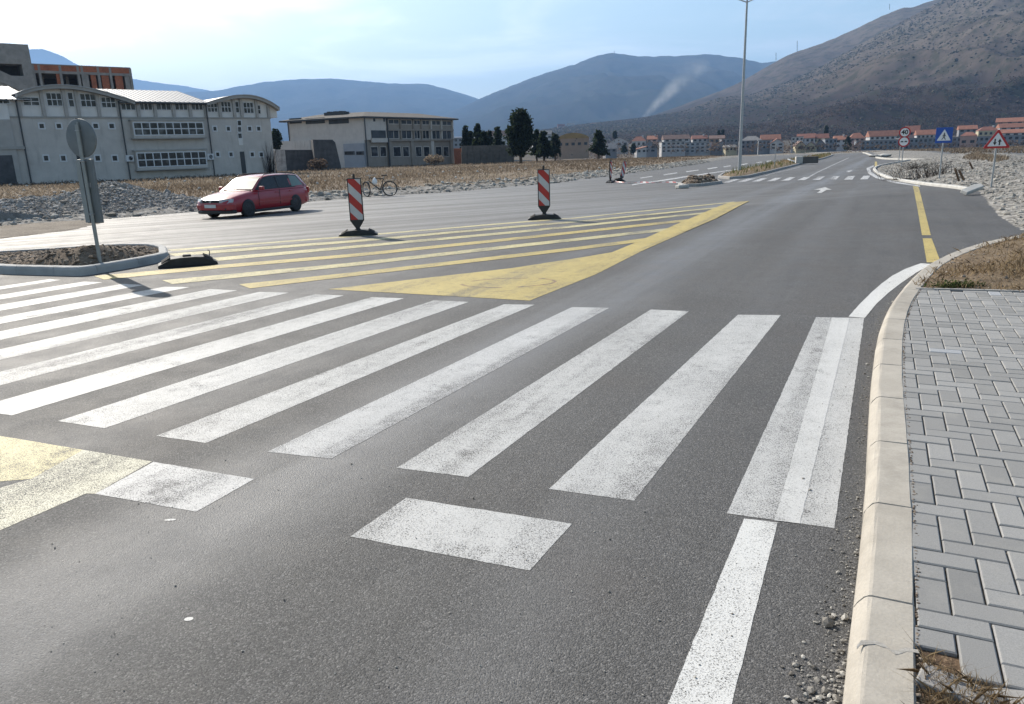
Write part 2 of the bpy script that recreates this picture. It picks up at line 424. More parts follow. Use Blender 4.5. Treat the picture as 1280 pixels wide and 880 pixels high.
# noise (value fbm) -------------------------------------------------
def vnoise(x, y, seed=0):
    x = np.asarray(x, float); y = np.asarray(y, float); xi = np.floor(x).astype(np.int64); yi = np.floor(y).astype(np.int64)
    fx = x - xi; fy = y - yi; fx = fx * fx * (3 - 2 * fx); fy = fy * fy * (3 - 2 * fy)
    def h(a, b):
        n = (a * 374761393 + b * 668265263 + seed * 982451653) & 0xffffffff
        n = ((n ^ (n >> 13)) * 1274126177) & 0xffffffff
        return ((n ^ (n >> 16)) & 0xffff) / 65535.
    return (h(xi, yi) * (1 - fx) + h(xi + 1, yi) * fx) * (1 - fy) + (h(xi, yi + 1) * (1 - fx) + h(xi + 1, yi + 1) * fx) * fy
def fbm(x, y, o=4, seed=0, ridged=False):
    s = 0; a = .5; f = 1.
    for i in range(o):
        v = vnoise(np.asarray(x) * f, np.asarray(y) * f, seed + i) * 2 - 1
        s = s + a * ((1 - abs(v) * 2) if ridged else v); a *= .5; f *= 2.03
    return s
def sdist(poly, X, Y):
    """signed distance to a polygon, positive inside"""
    p = np.asarray([(q[0], q[1]) for q in poly], float); X = np.asarray(X, float); Y = np.asarray(Y, float)
    best = np.full(X.shape, 1e18); ins = np.zeros(X.shape, bool)
    for i in range(len(p)):
        a = p[i]; b = p[(i + 1) % len(p)]; d = b - a
        t = np.clip(((X - a[0]) * d[0] + (Y - a[1]) * d[1]) / max(d @ d, 1e-12), 0, 1)
        best = np.minimum(best, (X - a[0] - t * d[0]) ** 2 + (Y - a[1] - t * d[1]) ** 2)
        c = ((a[1] > Y) != (b[1] > Y))
        with np.errstate(divide='ignore', invalid='ignore'):
            ins ^= c & (X < (b[0] - a[0]) * (Y - a[1]) / (b[1] - a[1] + 1e-15) + a[0])
    s = np.sqrt(best); return np.where(ins, s, -s)
def patch(name, poly, cell, hf, mat, edge=.08, gravel=None, margin=1.5):
    """ground patch over a polygon: hf(X, Y, d) gives the height over the ground, d = distance inside the edge"""
    p = np.asarray([(q[0], q[1]) for q in poly], float)
    xs = np.arange(p[:, 0].min() - cell * 2, p[:, 0].max() + cell * 2, cell); ys = np.arange(p[:, 1].min() - cell * 2, p[:, 1].max() + cell * 2, cell)
    X, Y = np.meshgrid(xs, ys); d = sdist(poly, X, Y)
    h = np.where(d > 0, hf(X, Y, np.maximum(d, 0)), np.maximum(d * .8, -edge * 3)) 
    Z = zf(X, Y) + h
    keep = d > -cell * margin
    idx = -np.ones(X.shape, int); idx[keep] = np.arange(keep.sum())
    q = np.stack([idx[:-1, :-1], idx[:-1, 1:], idx[1:, 1:], idx[1:, :-1]], -1).reshape(-1, 4); q = q[(q >= 0).all(1)]
    at_ = {'gravel': (gravel(X, Y, d)[keep] if gravel else np.zeros(keep.sum()))}
    return npmesh(name, np.stack([X[keep], Y[keep], Z[keep]], -1), q, mat, attrs=at_, smooth=True)

ICO = None
def stones(name, pts, sizes, mat, flat=.65, parent=None, jitter=.28):
    """loose stones: one irregular lump per point"""
    global ICO
    if ICO is None:
        bm = bmesh.new(); bmesh.ops.create_icosphere(bm, subdivisions=1, radius=1)
        ICO = (np.array([v.co[:] for v in bm.verts]), np.array([[v.index for v in f.verts] for f in bm.faces])); bm.free()
    bv, bf = ICO; n = len(pts); pts = np.asarray(pts, float); s = np.asarray(sizes, float)
    V = np.repeat(bv[None], n, 0) * (1 + rng.uniform(-jitter, jitter, (n, len(bv), 1)))
    V = V * rng.uniform(.65, 1.25, (n, 1, 3)) * np.array([1, 1, flat])
    a = rng.uniform(0, 6.28, n); c, s_ = np.cos(a)[:, None], np.sin(a)[:, None]
    V = np.stack([V[..., 0] * c - V[..., 1] * s_, V[..., 0] * s_ + V[..., 1] * c, V[..., 2]], -1) * s[:, None, None] + pts[:, None]
    Fc = (bf[None] + (np.arange(n) * len(bv))[:, None, None]).reshape(-1, 3)
    tone = np.repeat(rng.random(n), len(bv))
    return npmesh(name, V.reshape(-1, 3), Fc, mat, parent, {'tone': tone})
def blades(name, pts, hts, wid, mat, lean=.35, parent=None, tone=None):
    n = len(pts); pts = np.asarray(pts, float); a = rng.uniform(0, 6.28, n); b = rng.uniform(0, 6.28, n)
    u = np.stack([np.cos(a), np.sin(a), np.zeros(n)], -1) * (np.asarray(wid) * np.ones(n))[:, None] * .5
    L = np.stack([np.cos(b), np.sin(b), np.zeros(n)], -1) * (np.asarray(hts) * lean * rng.random(n))[:, None]
    top = pts + L; top[:, 2] += hts; mid = pts + L * .35; mid[:, 2] += np.asarray(hts) * .55
    V = np.stack([pts - u, pts + u, mid + u * .7, top, mid - u * .7], 1).reshape(-1, 3)
    Fc = np.arange(n * 5).reshape(n, 5)
    tv = np.repeat(rng.random(n) if tone is None else tone, 5)
    return npmesh(name, V, Fc, mat, parent, {'tone': tv})
def leaves(pts, size, dirs=None):
    """random small quads round points -> V, F"""
    n = len(pts); u = rng.normal(size=(n, 3)); u /= np.linalg.norm(u, axis=1)[:, None]
    w = rng.normal(size=(n, 3)); w -= (w * u).sum(1)[:, None] * u; w /= np.linalg.norm(w, axis=1)[:, None]
    s = (size * rng.uniform(.6, 1.3, n))[:, None]
    u *= s; w *= s * rng.uniform(.35, .8, (n, 1))
    V = np.stack([pts - u, pts - w * .9, pts + u, pts + w * .9], 1).reshape(-1, 3)
    return V, np.arange(n * 4).reshape(n, 4)

# ------------------------------------------------------------------ ROAD
xs = np.concatenate([np.arange(-120, -40, 4), np.arange(-40, 60, 1.), np.arange(60, 161, 4)])
ys = np.concatenate([np.arange(-12, 100, 1.), np.arange(100, 182, 2.)])
X, Y = np.meshgrid(xs, ys); nx = len(xs)
q = np.array([(j * nx + i, j * nx + i + 1, (j + 1) * nx + i + 1, (j + 1) * nx + i) for j in range(len(ys) - 1) for i in range(nx - 1)])
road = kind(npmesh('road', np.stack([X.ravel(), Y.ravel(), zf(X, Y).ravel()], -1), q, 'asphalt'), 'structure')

def densify(poly, step=.12, jit=.006, closed=True):
    out = []; n = len(poly)
    for i in range(n if closed else n - 1):
        a = Vector(poly[i]).to_2d(); b = Vector(poly[(i + 1) % n]).to_2d(); L = (b - a).length; k = max(1, min(160, int(L / step)))
        for j in range(k):
            p = a.lerp(b, j / k)
            if j: p = p + Vector((random.gauss(0, jit), random.gauss(0, jit)))
            out.append(p)
    return out
def mark(name, poly, mat, lift=.0015, step=.05, jit=.0012):
    """painted marking: a thin sheet lying on the road (poly in world metres)"""
    pts = densify(poly, step, jit); mb = MB()
    mb.face([(p.x, p.y, zg(p.x, p.y) + lift) for p in pts]); o = mb.build(name, mat, road, recalc=False)
    if o.data.polygons[0].normal.z < 0: o.data.flip_normals()
    return o
def W(*px): return [P(*p) for p in px]
# zebra crossing -----------------------------------------------------
tops = [((1020, 396.5), (1080, 397.5)), ((922.5, 393.5), (976, 394)), ((813.5, 387), (861.5, 389)), ((715, 384), (761.5, 385)), ((630, 380.5), (668, 381)),
        ((542.5, 375.5), (586, 377.5)), ((465, 371.5), (505, 373)), ((393.5, 368), (430, 369.5)), ((324, 365), (361, 366)), ((262.5, 361.5), (296.5, 363)),
        ((206, 358.5), (237.5, 359)), ((152.5, 355), (180, 356.3)), ((105, 352), (128, 353)), ((62, 349), (76, 350))]
bots = [((908.7, 642), (1043, 660.5)), ((686, 611.4), (792.4, 626.4)), ((496, 585), (585, 596.5)), ((334, 565), (414, 573.5)), ((195, 545), (257.5, 554)), ((72.5, 526.5), (131, 535.5))]
pb0 = P(195, 545); pb1 = P(72.5, 526.5); step_b = (pb1 - P(908.7, 642)) / 5; dirv = (P(262.5, 361.5) - P(206, 358.5))
for i, (a, b) in enumerate(tops):
    tl, tr = P(*a), P(*b)
    if i < 6: bl, br = P(*bots[i][0]), P(*bots[i][1])
    else:
        bl = P(908.7, 642) + step_b * i; w = (P(131, 535.5) - pb1); br = bl + w
    mark('zebra_stripe', [bl, br, tr, tl], 'white_thin' if i in (3,) else 'white_paint')
mark('zebra_stripe_repaint', [P(968, 651), P(1000, 655), P(1062, 398), P(1040, 397)], 'white_mid', .0028)
# solid edge line
d26 = Vector((math.sin(LANE), math.cos(LANE), 0))
a, b = P(930, 648.5), P(972, 653.5); a2, b2 = P(835, 880), P(915, 880)
mark('edge_line', [a, a2, a2 + (a2 - a) * 2, b2 + (b2 - b) * 2, b2, b], 'white_fresh')
mark('edge_line', W((1060.5, 396), (1074, 381), (1088, 367), (1101, 355.5), (1115, 345), (1132, 336), (1151, 329.3), (1165, 330.3), (1146, 340.5), (1125, 355), (1110, 366.5), (1096, 379.5), (1081, 397.6)), 'white_fresh', .0028)
# give-way dashes and the yellow block at the lower left
mark('give_way_dash', W((508, 622.5), (715, 655), (662, 713.5), (438, 671)), 'white_paint')
mark('give_way_dash', W((192, 577.5), (318, 599), (245, 640), (119, 617.5)), 'white_thin')
def ext(p, q, k): return p + (p - q) * k
e1, e2 = P(0, 545), P(190, 577); l1 = ext(e1, e2, 1.2)
f1, f2 = P(0, 663), P(108, 617); m1 = ext(f1, f2, 3.)
M['cream_paint'] = make_paint('cream_worn_paint', (.50, .47, .33), (.57, .55, .44), .52)
e3 = P(104, 562.5)
mark('hatched_island', [e2, P(119, 617.5), f2, f1, P(0, 610), P(40, 598.5), e3], 'cream_paint')
mark('hatched_island', [e3, P(40, 598.5), P(0, 602), e1], 'yellow_pale')
mark('hatched_island', [e1, P(0, 602), ext(P(0, 602), P(40, 598.5), 3), l1], 'yellow_pale')
mark('hatched_island', [f1, m1, ext(P(0, 610), P(40, 598.5), 3), P(0, 610)], 'cream_paint')
# yellow hatched island in the middle
Yw = [(410, 361.7), (520, 349), (640, 335.3), (720, 323), (765, 315.5), (800, 301), (840, 283), (880, 266), (912, 253.5), (937, 251.7), (896, 273), (855.6, 290.5), (800, 315), (745, 343), (662, 376), (560, 370)]
mark('hatched_island', W((410, 361.7), (520, 349), (640, 335.3), (720, 323), (765, 315.5), (800, 301), (800, 315), (745, 343), (662, 376), (560, 370)), 'yellow_paint', .003)
mark('hatched_island', W((800, 301), (840, 283), (855.6, 290.5), (800, 315)), 'yellow_paint', .005)
mark('hatched_island', W((840, 283), (880, 266), (896, 273), (855.6, 290.5)), 'yellow_paint', .009)
mark('hatched_island', W((880, 266), (912, 253.5), (937, 251.7), (896, 273)), 'yellow_paint', .012)
def hatch(pts, t0, t1, mat):
    n = len(pts) - 1; L = [(x, y - (t0 + (t1 - t0) * i / n) / 2) for i, (x, y) in enumerate(pts)]
    B = [(x + (2.6 * t0 if i == 0 else 0), y + (t0 + (t1 - t0) * i / n) / 2) for i, (x, y) in enumerate(pts)]
    B[-1] = (B[-1][0] + 3 * t1, B[-1][1] - .6)
    mark('hatch_stripe', W(*(L + B[::-1])), mat, .0045)
hatch([(210, 313.2), (440, 295.6), (640, 278.7), (720, 272.6), (917, 252.9)], 1.9, 1.3, 'yellow_pale')
hatch([(211, 319), (440, 302), (640, 283.9), (720, 277.3), (900, 259.6)], 3.2, 1.6, 'yellow_pale')
hatch([(264, 324.5), (440, 309), (640, 290.7), (720, 282.9), (885, 266)], 3.6, 2.0, 'yellow_pale')
hatch([(118, 347.5), (280, 333), (440, 319.5), (640, 299), (720, 290.4), (865, 274.9)], 4.6, 2.6, 'yellow_paint')
hatch([(203, 353), (440, 330.8), (640, 308.2), (720, 299.6), (842, 286)], 4.8, 3.0, 'yellow_pale')
hatch([(299, 358.2), (440, 343.2), (640, 320.3), (720, 311), (806, 299.6)], 5.2, 3.4, 'yellow_paint')
# faint red spray ring on the yellow paint
ring = []
cc = P(636, 353.5)
for k in range(22):
    t = k / 22 * 6.283; ring.append(Vector((cc.x + .62 * math.cos(t) * (1 + .05 * random.random()), cc.y + .36 * math.sin(t))))
mbr = MB()
for k in range(22):
    if k in (3, 9, 10, 16): continue
    a_, b_ = ring[k], ring[(k + 1) % 22]; n_ = (b_ - a_).orthogonal().normalized() * .02
    mbr.face([(*(a_ - n_), .0042), (*(b_ - n_), .0042), (*(b_ + n_), .0042), (*(a_ + n_), .0042)])
mbr.build('spray_mark', 'red_spray', road)
# yellow stop line of the side road
mark('side_road_line', W((1140.5, 231), (1147, 231), (1155.5, 262), (1163.5, 294), (1152.5, 294), (1147, 262)), 'yellow_paint', .002)
mark('side_road_line', W((1153.3, 298), (1164.5, 298), (1176, 328), (1158.5, 328)), 'yellow_paint', .002)
mark('side_road_line', W((1093.6, 202), (1096, 202), (1097, 208.5), (1093.4, 208.5)), 'yellow_paint', .012)
# far crossing, arrows, lane lines
for q4 in ([(903, 228.6), (912, 228.4), (926, 224), (917, 224)], [(921, 228), (931, 227.6), (944, 223.3), (935, 223.5)], [(939, 227.4), (949, 227), (960, 222.8), (952, 223)],
           [(958, 226.8), (968, 226.6), (977, 222.4), (969, 222.6)], [(976, 226.2), (986, 226), (994, 221.9), (986, 222)], [(996, 225.5), (1006, 225.4), (1013, 221.4), (1005, 221.6)],
           [(1015, 225.2), (1025, 225.1), (1031, 220.8), (1023, 221)], [(1035, 225), (1045.5, 224.9), (1050, 220.3), (1042, 220.4)], [(1055, 224.9), (1065.5, 224.8), (1069, 220), (1060.5, 220.1)], [(1075, 224.6), (1084.5, 224.5), (1087.8, 219.9), (1079.5, 220)]):
    mark('far_zebra_stripe', W(*q4), 'white_far', .012)
mark('lane_arrow', W((1017, 237.7), (1031.5, 234.3), (1040, 237.7), (1033, 237.9), (1026.5, 241.8), (1021, 241.6), (1026, 238)), 'white_paint', .012)
mark('lane_arrow', W((1057, 214.2), (1064, 212.9), (1066.5, 213.2), (1064.5, 214.4), (1061, 215.6), (1057.5, 215.4), (1060, 214.4)), 'white_far', .014)
mark('lane_line', W((1010, 221.4), (1013, 221.3), (1044, 205.5), (1062, 197.3), (1060.5, 197.3), (1042.3, 205.5)), 'white_far', .014)
mark('lane_line', W((938, 225), (942, 224.4), (1003, 208.6), (1001, 208.6)), 'white_far', .014)
mark('lane_line', W((790, 230.6), (840, 223.3), (920, 211.6), (940, 208.2), (940, 209.0), (920, 212.8), (840, 224.8), (790, 232.2)), 'white_far', .014)
for (x0, y0, x1, y1) in ((800, 222.5, 815, 220.2), (829, 218.4, 846, 215.8), (857, 214.4, 873, 212.2), (884, 210.8, 896, 208.9), (904, 208.2, 913, 206.8), (926, 205.6, 934, 204.3), (945, 203.2, 952, 202.2), (958, 201.4, 964, 200.6)):
    mark('lane_dash', W((x0, y0), (x1, y1), (x1 + 1, y1 + .9), (x0 + 1, y0 + 1.1)), 'white_far', .014)
mark('island_edge_line', W((1083, 210.5), (1091.5, 206.8), (1093, 207.8), (1087.5, 211), (1089, 215), (1099, 221.5), (1120, 227.5), (1150, 232.5), (1150, 234), (1118, 229.2), (1095, 223.2), (1084.5, 216)), 'white_far', .014)

# ------------------------------------------------------------------ KERB + SIDEWALK (right)
def smooth_line(pts, step=.35):
    p = np.array([(q[0], q[1]) for q in pts], float); s = np.concatenate([[0], np.cumsum(np.hypot(*np.diff(p, axis=0).T))])
    t = np.arange(0, s[-1], step); x = np.interp(t, s, p[:, 0]); y = np.interp(t, s, p[:, 1])
    for _ in range(12):
        x[1:-1] = (x[:-2] + 2 * x[1:-1] + x[2:]) / 4; y[1:-1] = (y[:-2] + 2 * y[1:-1] + y[2:]) / 4
    return np.stack([x, y], -1)
def kerb(name, line, prof, mat, joint=0., closed=False, right=True):
    """kerb swept along a line; prof = (offset to the inner side, height) pairs; joints are shallow grooves every `joint` metres"""
    n = len(line); V = []; seglen = np.concatenate([[0], np.cumsum(np.hypot(*np.diff(line, axis=0).T))])
    sta = []
    for i in range(n): sta.append((i, line[i], 0.))
    if joint:
        k = joint
        while k < seglen[-1] - .05:
            for o_, g in ((-.006, 0.), (0, 1.), (.006, 0.)):
                sta.append((None, np.array([np.interp(k + o_, seglen, line[:, 0]), np.interp(k + o_, seglen, line[:, 1])]), g, k + o_))
            k += joint
        sta = sorted([(seglen[s[0]] if s[0] is not None else s[3], s[1], s[2]) for s in sta], key=lambda s: s[0])
    else: sta = [(seglen[s[0]], s[1], s[2]) for s in sta]
    m = len(prof); Fc = []
    for j, (s, p, g) in enumerate(sta):
        if closed: a, b = sta[j - 1][1], sta[(j + 1) % len(sta)][1]
        else:
            a = np.array([np.interp(max(s - .3, 0), seglen, line[:, 0]), np.interp(max(s - .3, 0), seglen, line[:, 1])])
            b = np.array([np.interp(min(s + .3, seglen[-1]), seglen, line[:, 0]), np.interp(min(s + .3, seglen[-1]), seglen, line[:, 1])])
        d = (b - a) / max(np.hypot(*(b - a)), 1e-9); nn = np.array([d[1], -d[0]]) * (1 if right else -1)
        for (o_, h) in prof:
            oo = o_ + (.012 * g if o_ < .1 and h > 0 else 0); hh = h - (.014 * g if h > 0 else 0)
            oo += random.gauss(0, .0012) * (.03 < h); hh += random.gauss(0, .0009) * (h > .03); qx, qy = p + nn * oo; V.append((qx, qy, zg(qx, qy) + hh))
    ns = len(sta)
    for j in range(ns if closed else ns - 1):
        for k in range(m - 1):
            j2 = (j + 1) % ns; Fc.append((j * m + k, j2 * m + k, j2 * m + k + 1, j * m + k + 1))
    mb = MB(); mb.raw(V, Fc, 0)
    if not closed:
        mb.face(V[:m]); mb.face(V[-m:])
    return kind(mb.build(name, mat), 'structure')
kfb = [(-.6, -1.2), (.13, .27), (1.02, 2.06), (1.18, 2.38), (1.4, 2.79), (1.64, 3.27), (1.95, 3.91), (2.31, 4.67), (2.63, 5.33), (3.2, 6.45), (3.77, 7.46), (4.4, 8.42), (5.33, 9.76), (6.36, 10.93), (7.54, 12.02), (8.63, 12.71), (10.5, 13.7), (13.5, 14.9), (18, 16.4), (26, 19)]
KL = smooth_line([(x * 1.75 / 1.75, y) for x, y in kfb], .2)
KP = [(0, -.06), (0.006, .075), (.016, .098), (.036, .124), (.05, .134), (.062, .137), (.193, .137), (.2, .130), (.2, -.06)]
kerb('kerb', KL, KP, 'kerb', .82)
# repaired mortar joint near the bottom of the view
mj = MB(); mpx = [(1071, 809), (1076, 804), (1084, 802.5), (1094, 803.5), (1102, 805), (1108, 808.5), (1113, 813), (1119, 815.5), (1126, 814), (1133, 812), (1141, 813), (1149, 815)]
mp_ = [P(x, y, .137) for x, y in mpx]; mw = [(.004 + .012 * random.random(), .004 + .012 * random.random()) for _ in mpx]
dv = Vector((math.sin(LANE), math.cos(LANE), 0))
for i in range(len(mp_) - 1):
    (a0, a1), (b0, b1) = mw[i], mw[i + 1]; up = Vector((0, 0, .0009))
    mj.face([mp_[i] - dv * a0 + up, mp_[i + 1] - dv * b0 + up, mp_[i + 1] + up * 1.6, mp_[i] + up * 1.6]); mj.face([mp_[i] + up * 1.6, mp_[i + 1] + up * 1.6, mp_[i + 1] + dv * b1 + up, mp_[i] + dv * a1 + up])
    mj.face([mp_[i] - dv * a0 + up, mp_[i] - dv * a0 - up, mp_[i + 1] - dv * b0 - up, mp_[i + 1] - dv * b0 + up])
kind(mj.build('kerb_mortar', 'mortar'), 'structure')

KB = np.array([KL[i] + .1 * np.array([(KL[min(i + 1, len(KL) - 1)] - KL[max(i - 1, 0)])[1], -(KL[min(i + 1, len(KL) - 1)] - KL[max(i - 1, 0)])[0]]) / np.hypot(*(KL[min(i + 1, len(KL) - 1)] - KL[max(i - 1, 0)])) for i in range(len(KL))])
# edging at the far end of the pavers
ea, eb = P(1143, 360.5, .135), P(1280, 364, .135); eb2 = ext(eb, ea, 4.)
de = (eb2 - ea).normalized(); ne = Vector((de.y, -de.x, 0))
if ne.y > 0: ne = -ne
mb = MB(); L = (eb2 - ea).length
for k in range(int(L)):
    c_ = ea + de * (k + .5); mb.box((c_.x, c_.y, .06), (.985, .055, .165), math.atan2(de.y, de.x))
kind(mb.build('paving_edging', 'kerb_grey'), 'structure')
# paving stones laid in herringbone
def pavers():
    w = .115; U = np.array([math.sin(R(25.5)), math.cos(R(25.5))]); Vv = np.array([U[1], -U[0]])
    o = np.array(P(1146, 783, .13))[:2]; V = []; Fc = []; T = []
    end_a = np.array(P(1150, 818, .13))[:2]; end_b = np.array(P(1282, 861, .13))[:2]
    ed = (end_b - end_a) / np.hypot(*(end_b - end_a)); en = np.array([-ed[1], ed[0]])
    if en[1] < 0: en = -en
    rnd = random.Random(3); cells = []
    for a in range(-90, 100):
        for b in range(-45, 50):
            x, y = a + 2 * b, a - 2 * b
            cells.append((x, y, 2, 1)); cells.append((x + 2, y - 1, 1, 2))
    right = [(p[0], p[1]) for p in KB]
    for (cx, cy, lx, ly) in cells:
        c = o + Vv * (cx + lx / 2) * w + U * (cy + ly / 2) * w
        if c[0] > 11 or c[1] < 0 or c[1] > 12: continue
        if (c - end_a) @ en < .04: continue
        if (c - np.array(ea)[:2]) @ np.array(ne)[:2] < .02: continue
        k = np.argmin(((KB - c) ** 2).sum(1)); k2 = min(k + 1, len(KB) - 1); t = KB[k2] - KB[k - 1]
        nk = np.array([t[1], -t[0]]) / np.hypot(*t); kk = k
        if (c - KB[k]) @ nk < -.03: continue
        g = .003; hx, hy = lx * w / 2 - g, ly * w / 2 - g; b_ = .005; dz = rnd.gauss(0, .0012); tl = rnd.gauss(0, .004); tl2 = rnd.gauss(0, .004)
        n0 = len(V)
        for (ax, ay, z) in [(sx * hx, sy * hy, .03) for sx, sy in ((-1, -1), (1, -1), (1, 1), (-1, 1))] + [(sx * hx, sy * hy, .1275) for sx, sy in ((-1, -1), (1, -1), (1, 1), (-1, 1))] + [(sx * (hx - b_), sy * (hy - b_), .132) for sx, sy in ((-1, -1), (1, -1), (1, 1), (-1, 1))]:
            p_ = c + Vv * ax + U * ay; s_ = (p_ - KB[kk]) @ nk; p_ = p_ + nk * max(0, -.05 - s_); V.append((p_[0], p_[1], z + dz + (tl * ax + tl2 * ay) * (z > .1)))
        for r0 in (0, 4):
            for k in range(4): Fc.append((n0 + r0 + k, n0 + r0 + (k + 1) % 4, n0 + r0 + 4 + (k + 1) % 4, n0 + r0 + 4 + k))
        Fc.append((n0 + 8, n0 + 9, n0 + 10, n0 + 11)); T += [min(1, max(0, rnd.gauss(.45, .2)))if rnd.random() > .0 else 1.] * 12
    return kind(npmesh('sidewalk', V, Fc, 'paver', attrs={'tone': T}), 'structure'), (end_a, en)
sidewalk, pend = pavers()
# bedding under the pavers, bare ground at the foot of the view, verge beyond the edging
bed = [tuple(p) for p in KB if p[1] < 11] + [(12, 9), (12, -2), (0, -2)]
kind(patch('paving_bed', bed, .07, lambda X, Y, d: .117 * np.minimum(1, d / .02 + .3) + .004 * fbm(X * 9, Y * 9, 3), 'soil'), 'structure')
ver = [tuple(p) for p in KB if p[1] > ea.y - .3] + [(26, 14), (26, ea.y - 8)] 
ver = [(ea.x - .02, ea.y)] + [tuple(p) for p in KB if p[1] > ea.y + .05] + [(26, 10), tuple(eb2)[:2]]
vh = lambda X, Y, d: .124 + .05 * np.minimum(1, d / .8) + .03 * fbm(X * 2.2, Y * 2.2, 4, 3) * np.minimum(1, d / .3)
kind(patch('verge', ver, .12, vh, 'verge'), 'structure')

def scatter_poly(poly, n, hf=None, dmin=0., weight=None):
    p = np.asarray([(q[0], q[1]) for q in poly]); out = []
    lo, hi = p.min(0), p.max(0)
    m_ = n * 6 if n < 9000 or weight is None else n * 9
    x = rng.uniform(lo[0], hi[0], m_); y = rng.uniform(lo[1], hi[1], m_); d = sdist(poly, x, y)
    ok = d > dmin
    if weight is not None: ok &= rng.random(len(x)) < weight(x, y, d)
    x, y, d = x[ok][:n], y[ok][:n], d[ok][:n]
    h = hf(x, y, d) if hf else 0
    return np.stack([x, y, zf(x, y) + h], -1)
pts = scatter_poly(ver, 26000, vh, 0.02, lambda x, y, d: np.clip(.35 + 1.4 * fbm(x * 1.3, y * 1.3, 3, 77), .03, 1) * (x < 12) * (y > 7)); kind(blades('verge_grass', pts, rng.uniform(.02, .10, len(pts)), .011, 'straw', 2.0), 'stuff')
pts = scatter_poly(ver, 5000, vh, .02, lambda x, y, d: (x < 12) * (y > 7) * 1.); kind(stones('verge_gravel', pts, np.minimum(.04, rng.lognormal(-4.5, .5, len(pts))), 'clod'), 'stuff')
# green weed in front of the verge
wd = thing('weed', 'small dark green weed at the near edge of the brown verge', 'plant', tuple(P(1196, 358, .14)))
pw = np.array([(rng.normal(0, .13), rng.normal(0, .04), abs(rng.normal(0, .025))) for _ in range(500)]); Vl, Fl = leaves(pw, .016)
npmesh('foliage', Vl, Fl, make_blade('weed_leaves', [(.02, .035, .012), (.05, .075, .022), (.08, .10, .03)]), wd, {'tone': np.repeat(rng.random(500), 4)})
# dead grass, loose paver and concrete lump at the bottom right
def bottom_ok(x, y, d):
    c = np.stack([x, y], -1); return (((c - pend[0]) @ pend[1]) < .06) & (y > 1.2) & (x < 2.6)
dg_poly = [P(1152, 822, .11), P(1175, 842, .11), P(1235, 868, .11), P(1300, 900, .11), P(1300, 1000, .11), P(1160, 1000, .11)]
pts = scatter_poly(dg_poly, 1500, lambda x, y, d: .117 + 0 * x)
kind(blades('dead_grass', pts, rng.uniform(.02, .075, len(pts)), .0035, 'straw', 2.4), 'stuff')
pts = scatter_poly(dg_poly, 500, lambda x, y, d: .117 + 0 * x); kind(stones('dirt_crumbs', pts, rng.uniform(.003, .012, len(pts)), 'clod'), 'stuff')
def lone(name, mbuild, mat, loc, rot, label, cat, bevel=.006):
    o = mbuild.build(name, mat, bevel=bevel); o.location = loc; o.rotation_euler = rot; return tag(o, label, cat)
pl = P(1198, 846, .15)
o = lone('paving_stone', MB().box((0, 0, 0), (.23, .115, .06)), 'kerb_grey', (pl.x - .01, pl.y - .03, .106), (R(-4), R(4), R(-41)), 'loose grey paving stone tipped over the dead grass beside the kerb', 'paving stone')
pl = P(1290, 874, .14)
mbx = MB().prism([(-.11, -.07), (.09, -.09), (.13, .02), (.05, .08), (-.09, .06)], -.05, .03)
o = lone('concrete_lump', mbx, 'kerb_grey', (pl.x, pl.y, .095), (R(5), R(-7), R(-20)), 'rough broken concrete lump in the bottom right corner of the pavement', 'rubble', .008)
# debris along the foot of the kerb
pts = []; sz = []
for i in range(len(KL)):
    if KL[i][1] < .5 or KL[i][1] > 13: continue
    dn = 46 if KL[i][1] < 3.5 else 12
    for _ in range(dn):
        t = (KL[min(i + 1, len(KL) - 1)] - KL[i - 1]); t = t / np.hypot(*t); off = -abs(rng.normal(0, .05)) - .004 if rng.random() < .8 else -abs(rng.normal(0, .22))
        p_ = KL[i] + t * rng.uniform(-.1, .1) + np.array([t[1], -t[0]]) * off
        s_ = rng.lognormal(-5.75, .5); pts.append((p_[0], p_[1], .001 + s_ * .4)); sz.append(s_)
for (cx_, cy_, n_, sp_) in ((1085, 840, 60, .035), (1050, 868, 100, .05), (1062, 770, 25, .03)):
    c_ = P(cx_ - 22, cy_)
    for _ in range(n_):
        s_ = rng.lognormal(-5.1, .45); pts.append((c_.x + rng.normal(0, sp_), c_.y + rng.normal(0, sp_ * 1.6), s_ * .4)); sz.append(s_)
for k in range(420):
    p_ = P(rng.uniform(0, 1060), 440 + 440 * rng.random() ** .7); s_ = rng.lognormal(-6.0, .35); pts.append((p_.x, p_.y, s_ * .3 + .002)); sz.append(s_)
kind(stones('kerb_grit', pts, sz, 'stone'), 'stuff')
# sand-filled strip of soil in the paver / kerb gap
gp = []
for i in range(len(KL)):
    if .5 < KL[i][1] < 9:
        for _ in range(14):
            t = (KL[min(i + 1, len(KL) - 1)] - KL[i - 1]); t = t / np.hypot(*t)
            p_ = KL[i] + t * rng.uniform(-.1, .1) + np.array([t[1], -t[0]]) * (.204 + abs(rng.normal(0, .006))); gp.append((p_[0], p_[1], .132))
kind(stones('gap_soil', gp, rng.uniform(.003, .007, len(gp)), 'clod'), 'stuff')
# gum / pale blot on the carriageway
mark('pale_blot', [Vector((P(236, 774).x + .018 * math.cos(t), P(236, 774).y + .013 * math.sin(t), 0)) for t in np.linspace(0, 6, 12)], 'white_mid', .0015, 1, .002)
mark('pale_blot', [Vector((P(213, 650).x + .03 * math.cos(t), P(213, 650).y + .011 * math.sin(t), 0)) for t in np.linspace(0, 6, 12)], 'white_mid', .0015, 1, .002)

